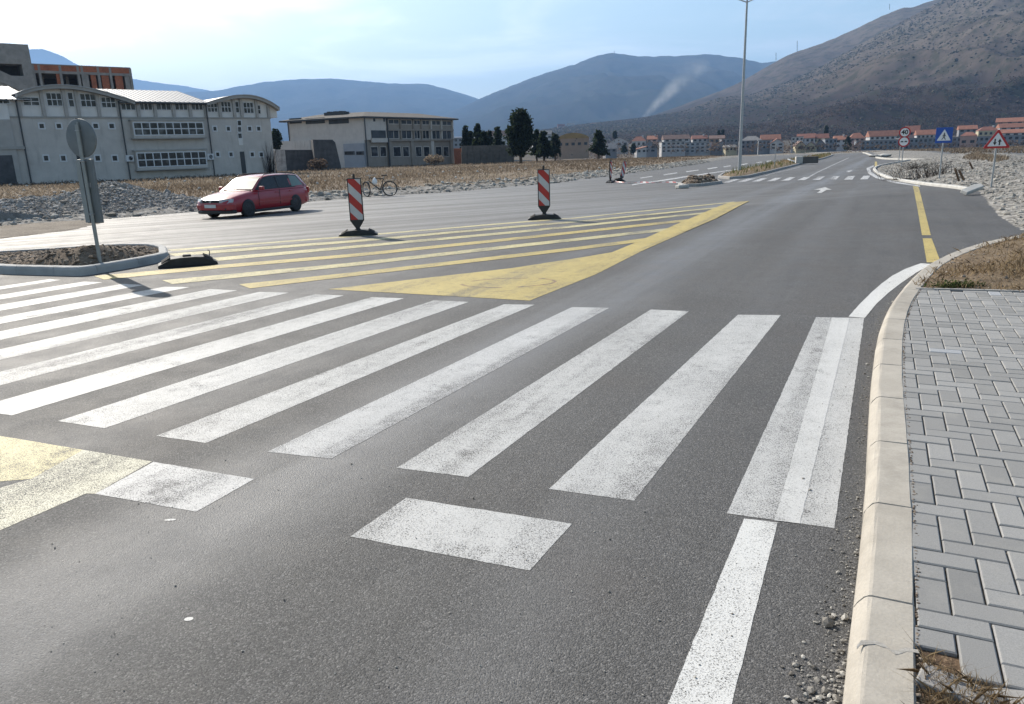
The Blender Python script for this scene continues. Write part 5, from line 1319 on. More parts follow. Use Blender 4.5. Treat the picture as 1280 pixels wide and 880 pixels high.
# second face drawn in the block's own coordinates
Rinv = Matrix.Rotation(-f.rz, 4, 'Z') @ Matrix.Translation((-ca.x, -ca.y, 0))
class Sub:
    """collects boxes on the second face, then moves them into the block's local frame"""
    def __init__(s): s.mb = MB()
    def box(s, u0, u1, z0, z1, v0, v1):
        c = fB.loc((u0 + u1) / 2, (v0 + v1) / 2, (z0 + z1) / 2); s.mb.box(Rinv @ c, (abs(u1 - u0), abs(v1 - v0), abs(z1 - z0)), fB.rz - f.rz); return s
    def build(s, n, m, parent=b3): return s.mb.build(n, m, parent)
LB = fB.L
Sub().box(0, LB, zgr, zt - .05, -13, 0).build('brown_wall', 'wall_brown')
zA = fB.hit(520, 162.5)[1]; zB_ = fB.hit(520, 175)[1]
uS = fB.hit(482, 160)[0]
Sub().box(.02, uS - .1, zB_ + 0.1, zt - .06, 0.003, .25).build('light_bay_wall', 'wall_beige')
Sub().box(uS, LB, zA - .16, zA + .16, 0, .4).build('ledge', 'wall_brown'); Sub().box(uS, LB, zB_ - .2, zB_ + .16, 0, .45).build('ledge', 'wall_brown')
def swin(x0, y0, x1, y1, c=2, v=.0, fr='wall_beige', pane='pane_dull'):
    a = fB.hit(x0, y0); b = fB.hit(x1, y1); u0_, u1_, z0_, z1_ = min(a[0], b[0]), max(a[0], b[0]), min(a[1], b[1]), max(a[1], b[1])
    s = Sub()
    for i in range(c + 1): u = u0_ + (u1_ - u0_) * i / c; s.box(u - .06, u + .06, z0_, z1_, v, v + .06)
    s.box(u0_, u1_, z1_ - .05, z1_ + .06, v, v + .065).box(u0_, u1_, z0_ - .06, z0_ + .05, v, v + .065)
    o = s.build('window', fr); g = Sub().box(u0_, u1_, z0_, z1_, v - .02, v + .02); g.build('pane', pane, o)
cols = [(485, 498.5), (501, 514.5), (517, 525), (527.5, 536.5), (539.5, 550), (552.5, 564)]
for i, (x0, x1) in enumerate(cols):
    k = (x0 - 485) / 80
    swin(x0, 149.2 + 2.2 * k, x1, 155.0 + 2 * k); swin(x0, 161.8 + 1.4 * k, x1, 173.2 + .6 * k, pane='pane' if i in (2, 3) else 'pane_dull')
for (x0, x1) in ((463, 472.5), (474.5, 483), (491, 501), (503, 511.5), (519, 527), (529, 537), (544, 552), (554, 561)): swin(x0, 183.5, x1, 195.5, 1, .03, pane='pane')
for x in (500, 516, 526.3, 538, 551, 565): 
    u, _ = fB.hit(x, 160); Sub().box(u - .16, u + .16, zB_ + .16, zt - .06, .0, .30).build('pilaster', 'wall_beige' if x > 530 else 'wall_brown')
for x in (487, 515, 540, 564):
    u, _ = fB.hit(x, 190); Sub().box(u - .45, u + .45, zgr, zB_ - .2, .0, .32).build('pilaster', 'wall_beige' if x == 540 else 'wall_brown')
a = fB.hit(462.5, 163); b = fB.hit(481, 172.5); Sub().box(a[0], b[0], b[1], a[1], .26, .33).build('balcony_glass', 'pane_dull')
a = fB.hit(462, 173); b = fB.hit(482, 178); Sub().box(a[0], b[0], b[1], a[1], .26, .6).build('balcony_front', 'wall_beige')
for x in (466.5, 479): a = fB.hit(x - 1.4, 148); b = fB.hit(x + 1.4, 152); Sub().box(a[0], b[0], b[1], a[1], .24, .27).build('vent_window', 'pane')
u, _ = fB.hit(482.5, 160); Sub().box(u - .14, u + .1, zgr, zt, .3, .5).build('drainpipe', 'pipe')
# roof: hipped, overhanging
c1 = f.loc(f.hit(352.5, 147)[0], 1.0, zt); c2 = f.loc(u1, 0, zt) + (f.n + fB.n).normalized() * 1.3; c3 = fB.loc(LB + 1.2, 1.0, zt); c4 = fB.loc(LB + 1.2, -14, zt); c5 = f.loc(f.hit(352.5, 147)[0], -14, zt)
rm = MB(); low = [Rinv @ c for c in (c1, c2, c3, c4, c5)]; cen = sum(low, Vector()) / 5; hi = [cen + (p - cen) * .55 + Vector((0, 0, 1.15)) for p in low]
for i in range(5):
    j = (i + 1) % 5; rm.face([low[i], low[j], hi[j], hi[i]]); rm.face([low[i] - Vector((0, 0, .28)), low[j] - Vector((0, 0, .28)), low[j], low[i]], 1)
rm.face(hi); rm.face([p - Vector((0, 0, .28)) for p in low[::-1]], 1); rm.build('roof', ['roof_grey', 'pipe'], b3)
m = MB(); a = f.hit(392, 141); b = f.hit(415, 139.2)
for k in range(7): m.box((a[0] + (b[0] - a[0]) * k / 6, -f.sg * 4, zt + .95 + .15 * (k % 2)), (.8, 1.2, .7))
m.build('roof_plant', 'pipe', b3)
# low walls by the block
def wall_px(name, a, b, Ya, Yb, mat, thick, label, cat='wall', hgt=None):
    pa = at(a[0], a[1], Ya); pb_ = at(b[0], b[1], Yb); g = Facade((pa.x, pa.y, 0), (pb_.x, pb_.y, 0)); t = g.root(name, label, cat)
    m = MB(); f_ = [(0, -3.), (g.L, -3.), (g.L, pb_.z), (0, pa.z)]; m.prism(f_, 0, -g.sg * thick, 'y'); m.build('masonry', mat, t, bevel=.03); return t, g
wall_px('boundary_wall', (343, 187), (356, 187), 128, 128, 'pale_wall', .3, 'short patchy whitewashed wall beside the long grey building')
wall_px('boundary_wall', (355.5, 187.3), (392, 187.3), 128, 130, 'dark_concrete', .3, 'low dark stained wall running from the patchy white wall to the dark shed')
t, g = wall_px('shed', (391, 174.5), (416, 174.5), 127, 128, 'dark_concrete', 4., 'dark windowless concrete shed with a sloping right edge in front of the office block', 'shed')
m = MB(); m.prism([(g.L + .01, -3), (g.L + 1.4, -3), (g.L + .35, g.hit(416, 178)[1]), (g.L + .01, g.hit(416, 175.2)[1])], 0.01, -g.sg * 3.9, 'y'); m.build('buttress', 'dark_concrete', t)
t, g = wall_px('boundary_wall', (577, 182.3), (641, 181.3), 150, 152, 'brown_wall', .35, 'long grey brown concrete wall in the dry field, below the row of conifers')
m = MB()
for k in range(9): u = g.L * k / 8; m.box((u, g.sg * .06, -1), (.3, .2, 5.2))
m.build('pier', 'brown_wall', t)
wall_px('brick_stub', (567, 185.5), (576, 185.5), 153, 152, 'brick', .3, 'short brick wall stub between the office block and the brown wall')

# ------------------------------------------------------------------ TREES
def conifer(x, yt, yb, Yd, wpx_, kindk, label, n=1500, mat='conifer', leaf=.30, trunk=.10, group=None):
    b = at(x, yb, Yd); b.z = min(b.z, zg(b.x, b.y) + .35) if False else b.z
    h = at(x, yt, Yd).z - b.z; w = wpx_ / F * Yd / 2
    t = thing('conifer_tree', label, 'tree', tuple(b), random.random() * 6, group or 'conifers standing beyond the field')
    MB().tube([(0, 0, -1.2), (.03, 0, h * .3), (0, 0, h * .93)], [w * .11 + .06, w * .09 + .04, .03], 8).build('trunk', 'bark', t)
    P_ = []
    if kindk == 'tier':          # whorls of drooping branches
        nb = 52; per = max(8, n // nb)
        for k in range(nb):
            u = (k + rng.random()) / nb; L = w * (1 - u) ** .8 * rng.uniform(.55, 1.15) + .25; a_ = rng.uniform(0, 6.283); s_ = rng.random(per) ** .7
            c_ = np.stack([np.cos(a_) * L * s_, np.sin(a_) * L * s_, h * (.04 + .96 * u) - .22 * L * s_ ** 1.5 + .10 * L], -1)
            P_.append(c_ + rng.normal(size=(per, 3)) * np.array([1, 1, .55]) * (.07 * w + .06 * L))
    else:                        # dense column made of upward tufts
        nb = 240 if kindk == 'cypress' else 70; per = max(6, n // nb)
        for k in range(nb):
            u = rng.random() ** .9
            if kindk == 'cypress': pr = float(np.interp(u, [0, .06, .2, .45, .65, .82, .93, 1], [.50, .82, 1., .98, .86, .68, .44, .10]))
            else: pr = float(np.interp(u, [0, .15, .5, .8, 1], [.75, 1., .8, .5, .06]))
            a_ = rng.uniform(0, 6.283); rr_ = w * pr * rng.uniform(.35, 1.0) ** .6 * (1 + .16 * math.sin(a_ * 3 + u * 11))
            z0 = trunk if kindk == 'cypress' else .02; c0 = np.array([rr_ * math.cos(a_), rr_ * math.sin(a_), h * (z0 + (.97 - z0) * u)])
            P_.append(c0 + rng.normal(size=(per, 3)) * np.array([.13 * w + .05, .13 * w + .05, .035 * h]))
    pts = np.concatenate(P_); V, Fc = leaves(pts, leaf)
    npmesh('crown', V, Fc, mat, t, {'tone': np.repeat(rng.random(len(pts)), 4)}); return t
conifer(651, 137, 199.5, 140, 28, 'cypress', 'largest tree in view, a dense dark cypress at the right end of the brown wall', 9000, leaf=.30, trunk=.13)
conifer(583, 158, 193, 165, 10, 'slim', 'slim pointed dark cypress rising behind the left end of the brown wall', 1100, leaf=.34)
conifer(598, 155.5, 193, 168, 18, 'tier', 'tallest conifer of the row behind the brown wall, left of the big cypress', 1700, leaf=.40)
conifer(606, 165, 193, 166, 16, 'slim', 'rounded dark conifer tucked against the right side of the tallest one behind the wall', 1500, leaf=.40)
conifer(589.5, 165, 193, 170, 10, 'tier', 'small conifer between the slim cypress and the tallest conifer behind the wall', 800, leaf=.38)
conifer(613, 164, 193, 170, 8, 'slim', 'narrow spire-shaped conifer right of the rounded one behind the brown wall', 700, leaf=.34)
conifer(623, 159.5, 193, 168, 18, 'tier', 'open branching conifer behind the right part of the brown wall', 1100, leaf=.40, mat='conifer_light')
conifer(671, 163, 195.5, 165, 15, 'tier', 'ragged conifer close to the right side of the big cypress', 1000, leaf=.40, mat='conifer_light')
conifer(680, 165.5, 196, 162, 22, 'tier', 'broad dark conifer in the middle of the clump right of the big cypress', 2400, leaf=.42)
conifer(694, 166, 195, 175, 14, 'slim', 'bluish conical conifer at the right end of the clump beside the big cypress', 1000, leaf=.40, mat='conifer_light')
conifer(748, 164.5, 193, 190, 25, 'tier', 'lone open-branched conifer in the field in front of the houses', 1900, leaf=.46)
def shrub(x, yt, yb, Yd, wp, label, mat='conifer_light', n=700, leaf=.3, nm='shrub', cat='shrub'):
    b = at(x, yb, Yd); h = at(x, yt, Yd).z - b.z; w = wp / F * Yd / 2; t = thing(nm, label, cat, tuple(b))
    MB().tube([(0, 0, -1), (0, 0, h * .6)], [.09, .04], 6).build('trunk', 'bark', t)
    p = rng.normal(size=(n, 3)); p /= np.linalg.norm(p, axis=1)[:, None]; p *= (rng.random(n) ** .45)[:, None]
    k = 1 + .3 * fbm(p[:, 0] * 3 + 9, p[:, 2] * 3 + p[:, 1] * 2, 3, int(x)); p = p * k[:, None] * np.array([w, w, h * .5]) + np.array([0, 0, h * .52])
    V, Fc = leaves(p, leaf); npmesh('crown', V, Fc, mat, t, {'tone': np.repeat(rng.random(n), 4)}); return t
shrub(346, 161, 189, 135, 15, 'dark evergreen shrub filling the gap between the two office buildings', n=900)
shrub(398, 198, 212, 120, 26, 'low grey bramble at the foot of the dark shed', 'bare_twig', 500, .22)
shrub(543, 193, 206, 140, 26, 'pale dry bush against the ground floor of the brown office wall', 'dry_blade', 600, .22)

# ------------------------------------------------------------------ TOWN
def hm_(name, a, b, **k): return simple(name, tuple((x + y) / 2 for x, y in zip(a, b)), **k)
M['tw_white'] = simple('town_white', (.40, .40, .41), .9, 0, .12, .3); M['tw_grey'] = simple('town_grey', (.20, .20, .215), .9, 0, .15, .3)
M['tw_cream'] = simple('town_cream', (.44, .39, .27), .9, 0, .12, .3); M['tw_pink'] = simple('town_pink', (.36, .25, .22), .9, 0, .12, .3)
M['tw_tan'] = simple('town_tan', (.30, .21, .15), .9, 0, .12, .3); M['tw_ochre'] = simple('town_ochre', (.26, .17, .06), .9, 0, .2, .3)
M['tw_blue'] = simple('town_blue_grey', (.20, .22, .25), .9, 0, .12, .3)
M['rf_red'] = simple('roof_red_tile', (.21, .085, .06), .85, 0, .25, .6); M['rf_orange'] = simple('roof_orange_tile', (.29, .125, .08), .85, 0, .22, .6)
M['rf_brown'] = simple('roof_brown_tile', (.17, .105, .085), .85, 0, .25, .6); M['rf_grey'] = simple('roof_grey_tile', (.20, .19, .185), .85, 0, .2, .6)
HG = 'houses and flats of the town beyond the field'
def house(x0, x1, yt, yb, Yd, roof, wall, rc, label, eave=.4, wins=(2, 1), depth=None, name='house', cat='house', balc=False, chim=False):
    """x0..x1 / yt..yb: extent in the photo at distance Yd; eave: share of the height taken by the roof"""
    a = at(x0, yb, Yd); b = at(x1, yb, Yd); w = (b - a).length; base = (a + b) / 2; top = at((x0 + x1) / 2, yt, Yd).z - base.z
    az = -math.atan2(base.x, base.y)
    t = thing(name, label, cat, tuple(base), az * .8 + random.uniform(-.22, .22), HG); ez = top * (1 - eave); d = depth or min(w, 11)
    MB().box((0, d / 2, ez / 2 - 2), (w, d, ez + 4)).build('wall', wall, t)
    o = .35; r = MB()
    if roof == 'gable':        # ridge across the view
        r.prism([(-o, ez - .1), (d / 2, top), (d + o, ez - .1), (d + o, ez - .35), (-o, ez - .35)], -w / 2 - o, w / 2 + o, 'x')
        g = MB().prism([(.02, ez), (d / 2, top - .25), (d - .02, ez)], -w / 2 + .02, w / 2 - .02, 'x'); 
    elif roof == 'front':      # gable towards the viewer
        r.prism([(-w / 2 - o, ez - .15), (0, top), (w / 2 + o, ez - .15), (w / 2 + o, ez - .4), (0, top - .28), (-w / 2 - o, ez - .4)], -o, d + o, 'y')
        MB().prism([(-w / 2, ez), (w / 2, ez), (0, top - .3)], .02, d - .02, 'y').build('gable', wall, t)
    elif roof == 'hip':
        k = min(w * .3, 4); V = [(-w / 2 - o, -o, ez), (w / 2 + o, -o, ez), (w / 2 + o, d + o, ez), (-w / 2 - o, d + o, ez), (-w / 2 + k, d / 2, top), (w / 2 - k, d / 2, top)]
        r.raw(V, [(0, 1, 5, 4), (1, 2, 5), (2, 3, 4, 5), (3, 0, 4), (0, 3, 2, 1)])
    elif roof == 'mono':
        r.prism([(-w / 2 - o, ez), (w / 2 + o, top), (w / 2 + o, top - .3), (-w / 2 - o, ez - .3)], -o, d + o, 'y')
        MB().prism([(-w / 2, ez - .3), (w / 2, ez - .3), (w / 2, top - .35)], .02, d - .02, 'y').build('gable', wall, t)
    elif roof == 'barrel':
        pts = [(-w / 2 - o + (w + 2 * o) * k / 12, ez + (top - ez) * math.sin(math.pi * k / 12) ** .7) for k in range(13)]
        r.prism(pts + [(w / 2, ez - .2), (-w / 2, ez - .2)], -o, d + o, 'y')
    else:
        r.box((0, d / 2, ez + .15), (w + .5, d + .5, .3))
    rf = r.build('roof', rc, t)
    if chim: MB().box((w * .28, d * .45, top - .1), (.9, .9, 1.6)).build('chimney', 'tw_white', rf)
    nc, nr = wins
    for j in range(nr):
        for i in range(nc):
            cx = -w / 2 + w * (i + .5) / nc; cz = ez * (j + .55) / nr; ww = min(w / nc * .52, 2.6); wh = min(ez / nr * .48, 1.5)
            m = MB().box((cx, -.02, cz), (ww, .10, wh)); win = m.build('window', 'pane', t)
            if balc and i % 2 == 0:
                MB().box((cx, -.55, cz - wh * .62), (w / nc * .86, 1.1, wh * .55)).build('balcony', wall, t)
    return t
TW = [
 (562, 584, 172, 184, 420, 'flat', 'tw_blue', 'rf_grey', 'pale blue apartment block left of the slim cypress', .06, (4, 2)),
 (609, 638, 163, 184, 520, 'gable', 'tw_white', 'rf_brown', 'long pale terrace with brownish roof showing between the conifers behind the wall', .3, (6, 2)),
 (666, 690, 163, 183, 540, 'gable', 'tw_white', 'rf_grey', 'white house block glimpsed through the conifer clump beside the big cypress', .25, (4, 2)),
 (697, 736, 166, 189, 430, 'barrel', 'tw_tan', 'tw_ochre', 'wide ochre hall with a curved roof left of the lone conifer', .28, (5, 1)),
 (757, 771, 179, 191, 430, 'gable', 'tw_grey', 'rf_grey', 'low grey house with pale grey roof directly right of the lone conifer', .55, (2, 1)),
 (763, 785, 171, 184, 480, 'front', 'tw_white', 'rf_grey', 'wide pale gabled house behind the low grey one near the lone conifer', .45, (3, 1)),
 (790, 807, 170.5, 184, 470, 'hip', 'tw_white', 'rf_red', 'white house with dark red hipped roof left of the tall grey gable', .42, (3, 1)),
 (796, 808, 183, 192, 425, 'mono', 'tw_white', 'rf_orange', 'small low outbuilding with an orange lean-to roof at the field edge', .35, (2, 1)),
 (804, 820, 175.5, 191, 440, 'front', 'tw_blue', 'rf_brown', 'tall bluish grey gable end between the orange outbuilding and the white apartments', .4, (2, 2)),
 (809, 821, 169.5, 178, 520, 'gable', 'tw_pink', 'rf_orange', 'small pink house with an orange roof peeping over the grey gable', .5, (2, 1)),
 (827, 856, 176.5, 191, 450, 'flat', 'tw_white', 'rf_grey', 'white three-storey apartment house with strip windows, left half of the pair', .06, (5, 3)),
 (856.5, 887, 177.5, 191, 452, 'flat', 'tw_white', 'rf_grey', 'white three-storey apartment house with balconies, right half of the pair', .06, (5, 3)),
 (830, 862, 168.5, 177.5, 500, 'gable', 'tw_white', 'rf_brown', 'house with a long brown roof above the left white apartment house', .55, (4, 1)),
 (866, 884, 169, 178, 505, 'gable', 'tw_white', 'rf_red', 'white house with a red roof above the right white apartment house', .45, (3, 1)),
 (887, 905, 169, 180, 500, 'gable', 'tw_tan', 'rf_brown', 'tan house with a brown roof between the white apartments and the lamp post', .35, (3, 1)),
 (888, 902, 175.5, 190, 450, 'mono', 'tw_grey', 'rf_orange', 'dark house with one long orange slope, just right of the white apartments', .6, (2, 1)),
 (902, 922, 173, 189, 470, 'flat', 'tw_grey', 'rf_grey', 'grey flats with dark balconies just left of the lamp post', .06, (4, 3)),
 (907, 921, 181, 189.5, 440, 'gable', 'tw_cream', 'rf_grey', 'small cream house at the foot of the grey flats beside the lamp post', .3, (3, 1)),
 (926, 950, 170, 186, 480, 'hip', 'tw_grey', 'rf_grey', 'wide grey house with a pale roof directly right of the lamp post', .35, (4, 2)),
 (948, 962, 175, 187, 455, 'flat', 'tw_blue', 'rf_grey', 'blue grey balcony block between the wide grey house and the white gable', .06, (3, 2)),
 (952, 975, 168, 178, 505, 'gable', 'tw_white', 'rf_orange', 'house with a broad orange roof above the white gable right of the lamp', .6, (4, 1)),
 (963, 979, 173, 187, 450, 'front', 'tw_white', 'rf_orange', 'white gabled house in front of the broad orange roof', .4, (2, 2)),
 (989, 1003, 170, 187, 470, 'flat', 'tw_white', 'rf_grey', 'narrow white block at the left end of the long red roof', .08, (3, 3)),
 (996, 1017, 167, 179, 500, 'gable', 'tw_white', 'rf_red', 'terrace with a long red roof, left half, behind the twin cream gables', .45, (4, 1)),
 (1017.5, 1035, 167, 179, 502, 'gable', 'tw_cream', 'rf_red', 'terrace with a long red roof, right half, behind the twin cream gables', .45, (4, 1)),
 (995, 1006, 176, 188, 440, 'front', 'tw_cream', 'rf_brown', 'cream gabled cottage, left one of twins above the concrete block', .45, (1, 1)),
 (1007.5, 1018.5, 177, 188, 440, 'front', 'tw_cream', 'rf_brown', 'cream gabled cottage, right one of twins above the concrete block', .45, (2, 1)),
 (1019, 1031, 174.5, 188, 445, 'front', 'tw_grey', 'rf_brown', 'dark grey gabled house right of the twin cream cottages', .5, (2, 1)),
 (1031, 1045, 173, 187, 455, 'flat', 'tw_blue', 'rf_grey', 'blue grey block with two rows of dark balconies right of the dark gable', .06, (3, 2)),
 (1044, 1058, 169.5, 185, 470, 'gable', 'tw_white', 'rf_orange', 'white house with orange roof left of the tall dark cedar', .3, (2, 2)),
 (1063, 1080, 166, 177, 500, 'hip', 'tw_pink', 'rf_orange', 'pink house with bright orange hipped roofs above the long apartment block', .6, (3, 1)),
 (1066, 1073, 177, 187, 445, 'mono', 'tw_pink', 'rf_orange', 'tiny orange-roofed lean-to at the left end of the long apartment block', .6, (1, 1)),
 (1072, 1124, 175, 188, 455, 'flat', 'tw_blue', 'rf_grey', 'long blue grey apartment block left of the round signs', .05, (10, 2)),
 (1088, 1124, 163, 175.5, 480, 'gable', 'tw_white', 'rf_orange', 'long row house with orange roof above the blue grey block left of the round signs', .55, (6, 1)),
 (1126, 1174, 172, 187, 455, 'flat', 'tw_blue', 'rf_grey', 'long blue grey apartment block between the round signs and the blue sign', .05, (9, 2)),
 (1147, 1171, 162, 174, 480, 'gable', 'tw_white', 'rf_orange', 'row house with an orange roof just left of the blue sign', .5, (5, 1)),
 (1131, 1147, 157, 170, 520, 'gable', 'tw_pink', 'rf_red', 'house with a faded red roof rising behind the round 40 plate', .6, (3, 1)),
 (1178, 1200, 171, 185, 455, 'flat', 'tw_blue', 'rf_grey', 'blue grey apartment block directly right of the blue sign', .05, (4, 2)),
 (1200, 1218, 165, 186, 440, 'hip', 'tw_pink', 'rf_red', 'pink house with a hipped roof between the blue and triangular signs', .22, (2, 1)),
 (1200, 1220, 156.5, 166, 540, 'gable', 'tw_grey', 'rf_orange', 'hillside house with an orange roof above the pink one', .5, (3, 1)),
 (1218, 1246, 170, 184.5, 455, 'flat', 'tw_blue', 'rf_grey', 'blue grey flats behind the left side of the triangular sign', .05, (5, 2)),
 (1224, 1246, 158, 171, 500, 'hip', 'tw_cream', 'rf_red', 'cream house with a red roof above the tip of the triangular sign', .4, (4, 1)),
 (1247, 1300, 168.5, 183, 458, 'flat', 'tw_blue', 'rf_grey', 'blue grey flats at the right edge of the picture behind the triangular sign', .05, (8, 2)),
 (1249, 1300, 161, 170, 490, 'gable', 'tw_white', 'rf_orange', 'row house with an orange roof at the right edge, above the flats', .5, (6, 1)),
 (1253, 1300, 153.5, 162, 540, 'gable', 'tw_white', 'rf_orange', 'hillside house with a wide orange roof at the right edge, second from the top', .6, (5, 1)),
 (1249, 1300, 146.5, 155, 600, 'gable', 'tw_tan', 'rf_orange', 'highest hillside house with an orange roof at the right edge', .6, (5, 1)),
]
M_BAL = {11, 16, 19, 28, 32, 34, 37}
for i, h_ in enumerate(TW):
    house(*h_[:9], eave=h_[9], wins=h_[10], depth=8, balc=i in M_BAL, chim=i in (6, 9, 13, 29, 41))
# village on the slope far to the left of the hill
for (x0, x1, yt, yb, wl, rc, lb) in ((697, 706, 154, 159.5, 'tw_pink', 'rf_red', 'distant pink house on the slope above the ochre hall'), (709, 718, 153, 158, 'tw_white', 'rf_grey', 'distant white house with grey roof right of the pink one on the slope'), (722, 730, 155, 159, 'tw_white', 'rf_brown', 'distant small white house with a brown roof on the slope left of the smoke'),
        (738, 746, 152.5, 156.5, 'tw_cream', 'rf_brown', 'distant cream house farther right on the slope below the smoke')):
    house(x0, x1, yt + 1, yb + 1, 2040, 'gable', wl, rc, lb, eave=.45, wins=(1, 1), depth=10)
# scrub round the houses
pts = []
for k in range(900):
    x = rng.uniform(690, 1300); Yd = rng.choice([436, 475, 492, 515, 540, 560]) + rng.uniform(-4, 4)
    b = at(x, 188, Yd); pts.append((b.x, b.y, zg(b.x, b.y) - .3 if Yd > 480 else at(x, rng.uniform(185, 190.5) - .008 * (x - 900), Yd).z))
pts = np.array(pts); cen = np.repeat(pts, 16, 0) + rng.normal(size=(len(pts) * 16, 3)) * np.array([1.6, 1.5, .8]) * np.repeat(rng.choice([.7, 1., 1.7], len(pts)), 16)[:, None] + np.array([0, 0, 1.]) * np.repeat(rng.choice([.4, .9, 2.6], len(pts)), 16)[:, None]
V, Fc = leaves(cen, .55); kind(npmesh('town_scrub', V, Fc, 'bare_twig', None, {'tone': np.repeat(rng.random(len(cen)), 4)}), 'stuff')
for x, yt, yb, Yd, w, lb in ((898.5, 163.5, 171, 560, 2.6, 'tiny slim cypress above the tan house, left one of two'), (903.2, 162.5, 171, 560, 2.8, 'tiny slim cypress above the tan house, right one of two'), (1032.3, 157.5, 170, 520, 4.6, 'dark cypress rising behind the long red terrace roof'), (1059, 171, 187, 445, 8, 'dark broad cedar between the white orange-roofed house and the long apartment block'),
        (768.8, 164, 173, 540, 5, 'dark conifer above the wide pale gable near the lone conifer'), (791.5, 180, 191, 425, 6, 'dark small fir left of the orange lean-to outbuilding'), (780, 182, 190.5, 425, 7, 'round dark fir left of the small one by the orange outbuilding')):
    conifer(x, yt, yb, Yd, w, 'slim', lb, 260, leaf=.8 * Yd / 500)

# ------------------------------------------------------------------ GROUND, HILLS
gx = np.concatenate([-np.geomspace(9000, 60, 34), np.linspace(-55, 55, 12), np.geomspace(60, 9000, 34)])
gy = np.concatenate([np.linspace(-60, 180, 25), np.linspace(190, 560, 38), np.geomspace(600, 9000, 26)])
X, Y = np.meshgrid(gx, gy)
zfar = np.where(Y > 600, np.minimum(zf(X, np.minimum(Y, 600)) + (Y - 600) * .022, 120), zf(X, Y))
Z = zfar - np.where(Y < 180, .45, .16) - .25 * ((X < -130) | (X > 170)) * (Y < 180) * 0
nx = len(gx); q = np.array([(j * nx + i, j * nx + i + 1, (j + 1) * nx + i + 1, (j + 1) * nx + i) for j in range(len(gy) - 1) for i in range(nx - 1)])
kind(npmesh('ground', np.stack([X.ravel(), Y.ravel(), Z.ravel()], -1), q, 'field', smooth=True), 'structure')
# far dry field blades beyond the first field, gravel strip of the far bend
strip = [P(880, 190.5), P(1000, 190), P(1090, 191), P(1098, 196), P(1140, 199.5), P(1200, 196), P(1170, 190), P(1100, 186.5), P(1000, 187.6), P(880, 188.8)]
kind(patch('far_gravel', strip, 1.2, lambda X, Y, d: .18 * np.minimum(1, d / 3) + .1 * fbm(X * .4, Y * .4, 3, 6), 'field', gravel=lambda X, Y, d: 1.2 + 0 * X), 'structure')
def far_field(n, x0, x1, Y0, Y1):
    y = rng.uniform(Y0, Y1, n); u = rng.uniform(x0, x1, n); x = (u - 640) / 950 * y * .97
    return np.stack([x, y, zf(x, y) - .1], -1)
pts = np.concatenate([far_field(9000, 640, 900, 186, 420), far_field(6000, 1165, 1330, 100, 420), far_field(5000, 1060, 1170, 182, 420)])
d_ = sdist(riP, pts[:, 0], pts[:, 1]); dr = sdist(strip, pts[:, 0], pts[:, 1]); pts = pts[(d_ < 0) & (dr < -1)]
kind(blades('far_grass', pts, rng.uniform(.2, .6, len(pts)), .12 + pts[:, 1] * .0012, 'dry_blade', 1., tone=np.clip(rng.normal(.3, .2, len(pts)), 0, 1)), 'stuff')

def hill(name, ridge, Db, Dr, mat, nu=240, nv=90, amp=.10, power=1.0, seed=1, base_drop=20, fscale=6., detail=.02):
    """terrain that climbs from distance Db to a ridge at distance Dr (ridge given as the photo's skyline, in degrees of view)"""
    px = np.array([p[0] for p in ridge], float); py = np.array([p[1] for p in ridge], float)
    xs = np.linspace(px[0], px[-1], nu); yr = np.interp(xs, px, py)
    for _ in range(2): yr[1:-1] = (yr[:-2] + 2 * yr[1:-1] + yr[2:]) / 4
    zr = np.array([at(x, y, Dr).z for x, y in zip(xs, yr)]); xr = np.array([at(x, 180, Dr).x for x in xs]) / Dr
    zb = float(zf(0, 600)) - base_drop
    V = []; tt = np.concatenate([np.linspace(0, 1, nv), 1 + np.linspace(.03, .8, 14)])
    U, T = np.meshgrid(xs, tt); ZR = np.repeat(zr[None], len(tt), 0); XR = np.repeat(xr[None], len(tt), 0)
    D = Db + (Dr - Db) * T; Xw = XR * D
    prof = np.where(T <= 1, T ** power, np.clip(1 - (T - 1) ** 1.2 * .9, -1, 1))
    Hh = (ZR - zb); bump = fbm(Xw / Dr * fscale, D / Dr * fscale * 1.2, 6, seed) + .7 * fbm(Xw / Dr * fscale * 2.6 + D / Dr * 2, D / Dr * fscale * .7, 4, seed + 9, True)
    fine = fbm(Xw / Dr * fscale * 14, D / Dr * fscale * 14, 4, seed + 20)
    env = np.clip(np.minimum(T / .15, np.abs(1 - T) / .22), 0, 1)
    Z = zb + Hh * prof + Hh.clip(20) * (amp * bump * env + detail * fine * np.clip(T / .1, 0, 1))
    n0 = len(xs); q = np.array([(j * n0 + i, j * n0 + i + 1, (j + 1) * n0 + i + 1, (j + 1) * n0 + i) for j in range(len(tt) - 1) for i in range(n0 - 1)])
    return kind(npmesh(name, np.stack([Xw.ravel(), D.ravel(), Z.ravel()], -1), q, mat, smooth=True), 'structure'), (Xw, D, Z)
def make_hill(name, low, mid, top, z0, z1, sc_, scrub=True):
    t = NT(name); z = t.xyz()[2]; n = t.noise(sc_, 6, .62); n2 = t.noise(sc_ * 7, 5, .65); n3 = t.noise(sc_ * 2.2, 4, .6)
    k = t.math('ADD', t.mr(z, z0, z1, smooth=False), t.math('MULTIPLY', t.math('SUBTRACT', n3, .5), .55))
    c = t.ramp(k, [(.15, low), (.42, mid), (.85, top)])
    c = t.mix(t.mr(n2, .46, .62, 0, .55), c, (.028, .036, .02))
    c = t.mix(t.mr(n, .5, .7, 0, .45), c, tuple(q * .55 for q in low))
    return t.fin(c, 1., .0)
M['hill_near'] = make_hill('rocky_scrub_hillside', (.044, .035, .033), (.100, .083, .072), (.122, .106, .092), 20, 260, .006)
M['hill_back'] = make_hill('rocky_scrub_ridge', (.048, .039, .036), (.098, .081, .071), (.12, .104, .09), 20, 420, .005)
